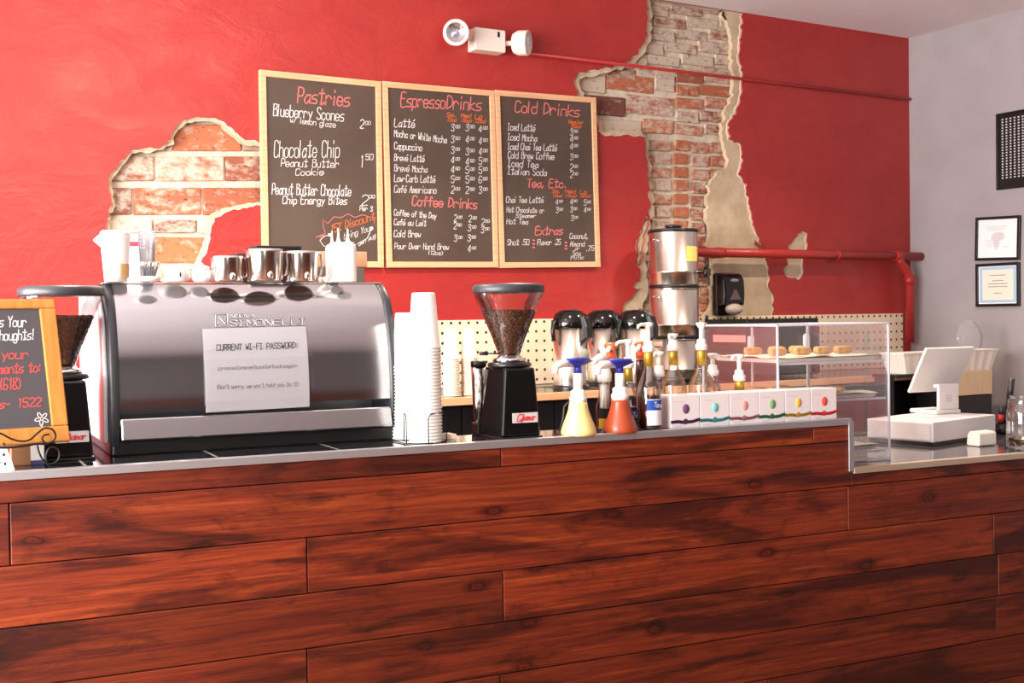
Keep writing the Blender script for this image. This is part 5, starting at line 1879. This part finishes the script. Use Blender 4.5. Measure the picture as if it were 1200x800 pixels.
for p, q in mb_l:
    lo = [min(p[i], q[i]) - e for i in range(3)]
    hi = [max(p[i], q[i]) + e for i in range(3)]
    lo[2] = max(lo[2], 0.0)
    MB().box(lo[0], hi[0], lo[1], hi[1], lo[2], hi[2], 0.001).build('polished_edge', ACRE, o)
# red sticker strip along the side pane top
mb = MB().box(-0.0016, -0.0006, 0.16, 0.34, chh - 0.055, chh - 0.032)
mb.build('red_sticker', mat('pale_red_sticker', (222, 120, 112), 0.6), o)
ztr = csz(960, 424, 0.15)[1] - ZL
zt2 = csz(1010, 466, 0.15)[1] - ZL
PAPT = mat('white_parchment', (234, 224, 208), 0.7)
for (z, x0, nm) in ((ztr, 0.006, 'upper'), (zt2, 0.006, 'lower'), (0.03, 0.006, 'bottom')):
    sh = MB().box(x0, cw - 0.006, 0.012, cdp - 0.016, z - 0.005, z).build('shelf', ACRYL, o)
    MB().box(x0, cw - 0.006, 0.0085, 0.0118, z - 0.006, z + 0.001).build('shelf_edge', ACRE, sh)


def case_item(name, label, cat, x, y, z, group=None):
    p = CW(sA + x, CTT + y, ZL + 0.001 + z)
    return thing(name, label, cat, p, -CYAW, group)


for (z, lab) in ((ztr, 'white parchment lined tray on the upper shelf of the acrylic case'), (zt2, 'white parchment lined tray on the lower shelf of the acrylic case'), (0.03, 'white tray on the bottom of the acrylic case')):
    q = case_item('pastry_tray', lab, 'tray', cw / 2, cdp / 2, z + 0.0005, 'trays in the acrylic case')
    a_, b_ = cw / 2 - 0.022, cdp / 2 - 0.03
    mb = MB()
    mb.hexa([(-a_ + .008, -b_ + .008, 0), (a_ - .008, -b_ + .008, 0), (a_ - .008, b_ - .008, 0), (-a_ + .008, b_ - .008, 0), (-a_, -b_, 0.012), (a_, -b_, 0.012), (a_, b_, 0.012), (-a_, b_, 0.012)])
    mb.build('tray', PAPT, q)
    mb = MB()
    random.seed(int(z * 1000))
    n = 9
    g_ = [[mb._v((-a_ * 1.03 + 2.06 * a_ * i / n, -b_ * 1.02 + 2.04 * b_ * j / n, 0.0135 + random.uniform(0, 0.006))) for j in range(n + 1)] for i in range(n + 1)]
    for i in range(n):
        for j in range(n):
            mb._f([g_[i][j], g_[i + 1][j], g_[i + 1][j + 1], g_[i][j + 1]], True)
    mb.build('parchment', PAPT, q)
random.seed(21)
SCN = noisy('baked_scone', (222, 178, 112), (190, 138, 76), 30, 0.7, 0.3)
for i in range(7):
    q = case_item('scone', 'golden scone on the upper tray in the acrylic case', 'pastry', 0.08 + (i % 4) * 0.088 + random.uniform(-.01, .01), 0.11 + (i // 4) * 0.13, ztr + 0.0205, 'scones on the upper tray')
    mb = MB()
    mb.prism([(-0.035, -0.028), (0.035, -0.028), (0.0, 0.036)], 2, 0, 0.026)
    mb.build('crust', SCN, q, bevel=0.009)
for i in range(5):
    q = case_item('cookie', 'round cookie on the lower tray in the acrylic case', 'pastry', 0.09 + (i % 3) * 0.11, 0.10 + (i // 3) * 0.13, zt2 + 0.0205, 'cookies on the lower tray')
    MB().lathe([(0.03, 0), (0.037, 0.006), (0.033, 0.013), (0.018, 0.017), (0.001, 0.018)], 20).build('crust', SCN, q)
for i in range(6):
    q = case_item('energy_bite', 'brown energy bite ball on the bottom tray in the acrylic case', 'pastry', 0.10 + (i % 3) * 0.10, 0.11 + (i // 3) * 0.12, 0.051, 'energy bites on the bottom tray')
    MB().ball((0, 0, 0.018), 0.02, 0.02, 0.018, 12).build('ball', noisy('oat_ball', (176, 120, 72), (110, 66, 40), 60, 0.8, 0.3), q)

# ================================================================== TILL
pF = cst(1094, 523, ZL)
TA = math.radians(15)
o = onbar('cash_drawer', 'white boxy cash drawer under the white till stand', 'cash drawer', pF[0], pF[1], ZL + 0.001, TA)
kd = depth(CW(pF[0], pF[1], ZL)) / F
WD, DD, HD = 0.45, 0.27, 0.072
SQW = mat('till_white', (240, 236, 234), 0.3)
MB().box(0.006, WD - 0.006, 0.006, DD - 0.006, 0, 0.012).build('plinth', BLACK, o)
MB().box(0, WD, 0, DD, 0.0125, 0.0125 + HD, 0.003).build('case', SQW, o)
MB().box(-0.0035, -0.0002, 0.012, DD - 0.012, 0.018, 0.008 + HD, 0.001).build('drawer_front', SQW, o)
# stand
zS = ZL + 0.001 + 0.0125 + HD + 0.0006
pS = cst(1111, 484.5, zS)
st = onbar('tablet_stand', 'white point of sale stand holding a tilted tablet, seen from behind', 'tablet stand', pS[0], pS[1], zS, 0)
ks = depth(CW(pS[0], pS[1], zS)) / F
pw = 0.052
MB().box(-pw - 0.02, pw + 0.004, -0.012, 0.13, 0, 0.016, 0.005).build('foot_plate', SQW, st)
MB().box(-pw, pw, -0.006, 0.008, 0.0165, 0.115, 0.004).build('back_plate', SQW, st)
mb = MB()
mb.M = Matrix.Translation((0, -0.0062, 0.06)) @ Matrix.Rotation(PI / 2, 4, 'X')
for a, b, c, d in ((-.012, .012, .009, .012), (-.012, .012, -.012, -.009), (-.012, -.009, -.009, .009), (.009, .012, -.009, .009), (-.004, .004, -.004, .004)):
    mb.box(a, b, c, d, 0, 0.0006)
mb.build('square_emblem', mat('emblem_grey', (206, 202, 200), 0.4), st)
t0 = pS[1] + 0.085
q = [csz(1063, 461.5, t0), csz(1120, 457, t0), csz(1143, 407, t0 - 0.095), csz(1088, 408.5, t0 - 0.095)]
wt = ((q[1][0] - q[0][0]) + (q[2][0] - q[3][0])) / 4
xb, xt = (q[0][0] + q[1][0]) / 2 - pS[0], (q[2][0] + q[3][0]) / 2 - pS[0]
xm = (xb + xt) / 2
z0_, z1_ = (q[0][1] + q[1][1]) / 2 - zS, (q[2][1] + q[3][1]) / 2 - zS
y0_, y1_ = t0 - pS[1], t0 - 0.095 - pS[1]
up = Vector((0, y1_ - y0_, z1_ - z0_)).normalized()
nr = Vector((1, 0, 0)).cross(up).normalized()
if nr.y < 0:
    nr = -nr
tl_ = math.hypot(y1_ - y0_, z1_ - z0_)


def slab(x0, x1, u0, u1, d0_, d1_, nm, m, par, bev):
    mb = MB()
    B_ = Vector((xm, y0_, z0_))
    P_ = lambda x, u, d: tuple(B_ + Vector((x, 0, 0)) + up * u + nr * d)
    mb.hexa([P_(x0, u0, d0_), P_(x1, u0, d0_), P_(x1, u0, d1_), P_(x0, u0, d1_), P_(x0, u1, d0_), P_(x1, u1, d0_), P_(x1, u1, d1_), P_(x0, u1, d1_)])
    return mb.build(nm, m, par, bevel=bev)


tb = slab(-wt, wt, 0, tl_, 0, 0.012, 'tablet_shell', SQW, st, 0.004)
slab(-wt + 0.012, wt - 0.012, 0.012, tl_ - 0.012, 0.0122, 0.0135, 'screen', BLACKG, tb, 0)
MB().prism([(0.0085, 0.10), (0.0085, 0.113), (y0_ * 0.5 + 0.0, 0.113 + 0.0), (y0_ * 0.55, 0.10)], 0, -0.03, 0.03).build('hinge', SQW, st)

# card reader
pr_ = cst(1158, 522.5, ZL)
o = onbar('card_reader', 'small white rounded card reader on the grey counter right of the cash drawer', 'card reader', pr_[0], pr_[1], ZL + 0.001, math.radians(5))
kr = depth(CW(pr_[0], pr_[1], ZL)) / F
wr = 15 * kr
MB().prism([(0, 0.004), (0.004, 0), (0.05, 0), (0.056, 0.006), (0.052, 0.04), (0.042, 0.052), (0.008, 0.05), (0.0, 0.044)], 0, -wr, wr, False).build('shell', mat('reader_white', (240, 228, 216), 0.35), o, bevel=0.006)
# glass jar
pj = cst(1206, 526, ZL)
kj = depth(CW(pj[0], pj[1], ZL)) / F
o = onbar('glass_jar', 'clear glass jar of coins at the right end of the counter', 'jar', pj[0], pj[1] + 0.02, ZL + 0.001)
rj = 20 * kj
hj = 62 * kj
MB().lathe([(rj * 0.9, 0), (rj, 0.008), (rj, hj * 0.68), (rj * 0.9, hj * 0.78), (rj * 0.8, hj * 0.82), (rj * 0.8, hj * 0.98), (rj * 0.83, hj), (rj * 0.76, hj)], 28, cap1=False).build('glass', GLASS, o)
mb = MB()
random.seed(4)
for i in range(70):
    a, r_ = random.uniform(0, 2 * PI), rj * 0.82 * math.sqrt(random.random())
    mb.M = Matrix.Translation((r_ * math.cos(a), r_ * math.sin(a), 0.008 + 0.03 * random.random())) @ Matrix.Rotation(random.uniform(-0.7, 0.7), 4, 'X') @ Matrix.Rotation(random.uniform(-0.7, 0.7), 4, 'Y')
    mb.lathe([(0.009, 0), (0.009, 0.0016)], 10)
c = mb.build('coins', noisy('old_coins', (150, 112, 66), (86, 70, 54), 40, 0.35, 0, metal=0.8), o)
c['kind'] = 'stuff'
MB().lathe([(rj * 0.85, hj * 0.86), (rj * 0.86, hj * 0.88), (rj * 0.85, hj * 0.9)], 28, cap0=False, cap1=False).build('thread_ring', GLASS, o)
# pens in a small cup
pq = cst(1176, 508, ZL)
t_pen = pq[1]
sp0, kp = csz(1176, 500, t_pen)[0], depth(CW(pq[0], t_pen, ZL)) / F
oc = onbar('pen_cup', 'small dark pen cup behind the glass jar', 'cup', pq[0], t_pen, ZL + 0.001)
MB().lathe([(9 * kp, 0), (9.5 * kp, 0.003), (10 * kp, 12 * kp), (9 * kp, 12 * kp), (8.5 * kp, 0.005), (0.001, 0.005)], 20, cap1=False).build('cup_body', BLACKG, oc)
for (px0, py0, px1, py1, r_, lab, nm) in ((1172, 503, 1174, 475, 3.0, 'short black marker with a red band beside the glass jar', 'marker'), (1178, 503, 1186, 444, 3.2, 'long black pen leaning right behind the glass jar', 'pen')):
    a = csz(px0, py0, t_pen)
    b = csz(px1, py1, t_pen)
    o = onbar(nm, lab, 'pen', a[0], t_pen, ZL + 0.008)
    d = Vector((b[0] - a[0], 0.0, b[1] - ZL - 0.008))
    P_ = lambda u: tuple(d * u)
    MB().tube([P_(0), P_(0.62), P_(0.98), P_(1)], [r_ * kp, r_ * kp, r_ * kp * 0.95, r_ * kp * 0.6], 10).build('barrel', BLACK, o)
    if nm == 'marker':
        MB().tube([P_(0.36), P_(0.66)], r_ * kp * 1.12, 12).build('red_band', mat('red_band', (206, 40, 44), 0.4), o)
        MB().tube([P_(0.661), P_(0.995)], r_ * kp * 1.05, 12).build('cap', DKGREY, o)
    else:
        MB().tube([P_(0.62), P_(1.002)], r_ * kp * 1.1, 12).build('cap', DKGREY, o)

# ================================================================== CHALK SIGN ON ITS EASEL
tb_ = 0.05
ths = -CYAW + math.radians(43.0)
e_dir = Vector((0.79, 0.61, 0))
RZI = Matrix.Rotation(-YAW, 3, 'Z')
ew = (RZI @ e_dir).normalized()             # the sign's own horizontal direction
nw = Vector((-ew.y, ew.x, 0))               # away from the viewer
brs = csz(82.5, 516, tb_)
PBR = CW(brs[0], tb_, brs[1])


def on_sign_dir(px, py, base, lean_):
    """point of the ray on the leaning sign plane"""
    upv = (Vector((0, 0, 1)) * math.cos(lean_) + nw * math.sin(lean_))
    nn = ew.cross(upv)
    r = ray(px, py)
    k_ = (base - CAM).dot(nn) / r.dot(nn)
    p = CAM + r * k_ - base
    return p.dot(ew), p.dot(upv)


LEAN = math.radians(16)
cu_ = on_sign_dir(57, 350, PBR, LEAN)
SH = cu_[1]
rzs = math.atan2(ew.y, ew.x)
sg = thing('chalk_sign', 'small chalkboard sign in honey wood frame leaning on a black iron easel', 'chalk sign', PBR, rzs)
sg.rotation_euler = (-LEAN, 0, rzs)
SWD = 0.30
fwd_ = 0.037
MB().box(-SWD, 0, 0, 0.016, 0, fwd_, 0.003).build('bottom_rail', OAK, sg)
MB().box(-SWD, 0, 0, 0.016, SH - fwd_ * 0.62, SH, 0.003).build('top_rail', OAK, sg)
MB().box(-fwd_, 0, 0, 0.016, fwd_ + 0.0003, SH - fwd_ * 0.62 - 0.0003, 0.003).build('side_rail', OAK, sg)
MB().box(-SWD, -SWD + fwd_, 0, 0.016, fwd_ + 0.0003, SH - fwd_ * 0.62 - 0.0003, 0.003).build('side_rail', OAK, sg)
MB().box(-SWD + fwd_, -fwd_, 0.005, 0.012, fwd_, SH - fwd_ * 0.62).build('slate', mat('sign_slate', (70, 66, 68), 0.55), sg)
SGI = (Matrix.Translation(PBR) @ Matrix.Rotation(rzs, 4, 'Z') @ Matrix.Rotation(-LEAN, 4, 'X')).inverted()


def ss_(px, py):
    a, b = on_sign_dir(px, py, PBR, LEAN)
    return Vector((a, 0.0042, b))


random.seed(9)
for (txt, a, b, cap, m, w) in (('s Your', (0, 382), (31, 382), 12, CHALKW, 0.0024), ('houghts!', (0, 398), (40, 397), 12, CHALKW, 0.0022), ('your', (3, 420), (33, 419.5), 11, CHALKR, 0.0024), ('ments to:', (0, 437), (48, 435), 11, CHALKR, 0.0024), ('(618)', (0, 456), (25, 455), 13, CHALKR, 0.0024), ('s- 1522', (0, 478), (48, 475), 10, CHALKR, 0.0024)):
    mb = MB()
    letter(mb, txt, a, b, cap, w, Vector((0, -1, 0)), ss_, 0.08)
    mb.build('chalk_line', m, sg)
mb = MB()
fl = []
for i in range(31):
    a = i / 30 * 2 * PI
    r_ = 5.6 + 2.6 * math.cos(5 * a)
    fl.append(ss_(49.5 + r_ * 1.05 * math.cos(a + 0.4), 490 + r_ * math.sin(a + 0.4)))
ribbon(mb, fl, 0.002, Vector((0, -1, 0)))
ribbon(mb, [ss_(49.5 + 2 * math.cos(i / 8 * 2 * PI), 490 + 2 * math.sin(i / 8 * 2 * PI)) for i in range(9)], 0.0018, Vector((0, -1, 0)))
ribbon(mb, [ss_(50, 496), ss_(49.5, 500), ss_(47, 500.5)], 0.0018, Vector((0, -1, 0)))
mb.build('flower_doodle', CHALKW, sg)

# iron easel: scrollwork in an upright plane just ahead of the sign
PEZ = PBR - nw * 0.014


def e_hit(px, py):
    r = ray(px, py)
    p = CAM + r * ((PEZ - CAM).dot(nw) / r.dot(nw)) - PEZ
    return p.dot(ew), p.z + PEZ.z - ZB


ez = thing('easel', 'black wrought iron scrollwork easel holding the small chalk sign', 'easel', Vector((PEZ.x, PEZ.y, ZB)), rzs)


def E3(l, dt=0.0):
    out = []
    pts = [(x / 8.0, 500 + y / 8.0) for x, y in l]
    sm = []
    for i in range(len(pts) - 1):
        p0, p1, p2, p3 = pts[max(i - 1, 0)], pts[i], pts[i + 1], pts[min(i + 2, len(pts) - 1)]
        for k_ in range(4):
            t = k_ / 4
            sm.append(tuple(0.5 * (2 * p1[a] + (p2[a] - p0[a]) * t + (2 * p0[a] - 5 * p1[a] + 4 * p2[a] - p3[a]) * t * t + (3 * p1[a] - p0[a] - 3 * p2[a] + p3[a]) * t ** 3) for a in (0, 1)))
    sm.append(pts[-1])
    for x, y in sm:
        s_, z_ = e_hit(x, y)
        out.append((s_, dt, max(z_, 0.0022)))
    return out


R4 = 0.0022
MB().tube(E3([(-900, 60), (-780, -10), (-700, 60), (-560, 150), (-420, 110), (-300, 10), (-180, 40), (-100, 60), (0, 60), (100, 110), (200, 135), (280, 120), (350, 60), (420, 12), (490, 25), (522, 85), (490, 140), (430, 155), (396, 110), (415, 78), (462, 70)]), R4, 8).build('upper_scroll', IRON, ez)
MB().tube(E3([(-900, 190), (-300, 196), (0, 195), (130, 190), (340, 160), (445, 165)]), R4 * 1.15, 8).build('ledge_bar', IRON, ez)
MB().tube(E3([(350, 165), (360, 220), (390, 290), (440, 340), (500, 345), (550, 300), (555, 235), (520, 195), (470, 195), (440, 240), (430, 310), (455, 365), (500, 378), (560, 392)]), R4, 8).build('foot_scroll', IRON, ez)
MB().tube(E3([(-760, 190), (-790, 300), (-840, 345), (-890, 300), (-860, 230)]), R4, 8).build('foot_scroll', IRON, ez)
pe_ = E3([(440, 165), (430, 170)])[0]
sgx = pe_[0]
MB().tube([(sgx, 0, pe_[2]), (sgx + 0.004, 0.04, pe_[2]), (sgx + 0.004, 0.045, pe_[2] + 0.008)], R4, 8).build('ledge_hook', IRON, ez)
MB().tube([(sgx - 0.09, 0.0, pe_[2]), (sgx - 0.09, 0.12, pe_[2] + 0.06), (sgx - 0.09, 0.16, 0.0022)], R4, 8).build('rear_leg', IRON, ez)

# small things under the sign
s_, t_ = cst(26, 546, ZB)
s_ = csz(25, 544, 0.12)[0]
o = onbar('cardboard_box', 'small brown cardboard box under the chalk sign', 'box', s_, 0.12)
k_ = depth(CW(s_, 0.12, ZB)) / F
KR = mat('kraft_card', (146, 104, 70), 0.8)
MB().box(-11 * k_, 11 * k_, 0, 0.05, 0, 22 * k_, 0.002).build('carton', KR, o)
MB().box(-11.4 * k_, 11.4 * k_, -0.001, 0.051, 22 * k_ + 0.0003, 24 * k_, 0.001).build('flap', KR, o)
s_ = csz(44, 544, 0.12)[0]
o = onbar('carton', 'small white carton with a blue base stripe right of the brown box under the sign', 'carton', s_, 0.12)
MB().box(-8 * k_, 8 * k_, 0, 0.045, 5 * k_, 24 * k_, 0.002).build('white_body', PAPER, o)
MB().box(-8 * k_, 8 * k_, 0, 0.045, 0, 4.9 * k_, 0.001).build('blue_base', mat('navy_card', (66, 70, 112), 0.6), o)
s_ = csz(4, 552, 0.04)[0]
o = onbar('tent_card', 'white folded tent card with small dark marks at the left edge of the bar', 'card', s_, 0.045)
mb = MB()
ht_ = 30 * k_
mb.prism([(-0.035, 0), (0.024, 0), (0.006, ht_), (-0.035, ht_)], 1, 0, 0.03)
mb.build('folded_card', PAPER, o)
mb = MB()
for (x, z) in ((0.002, ht_ * 0.6), (0.004, ht_ * 0.25), (-0.008, ht_ * 0.3)):
    mb.box(x - 0.0025, x + 0.0025, -0.0006, 0.0001, z - 0.003, z + 0.003)
mb.build('printed_marks', INK, o)
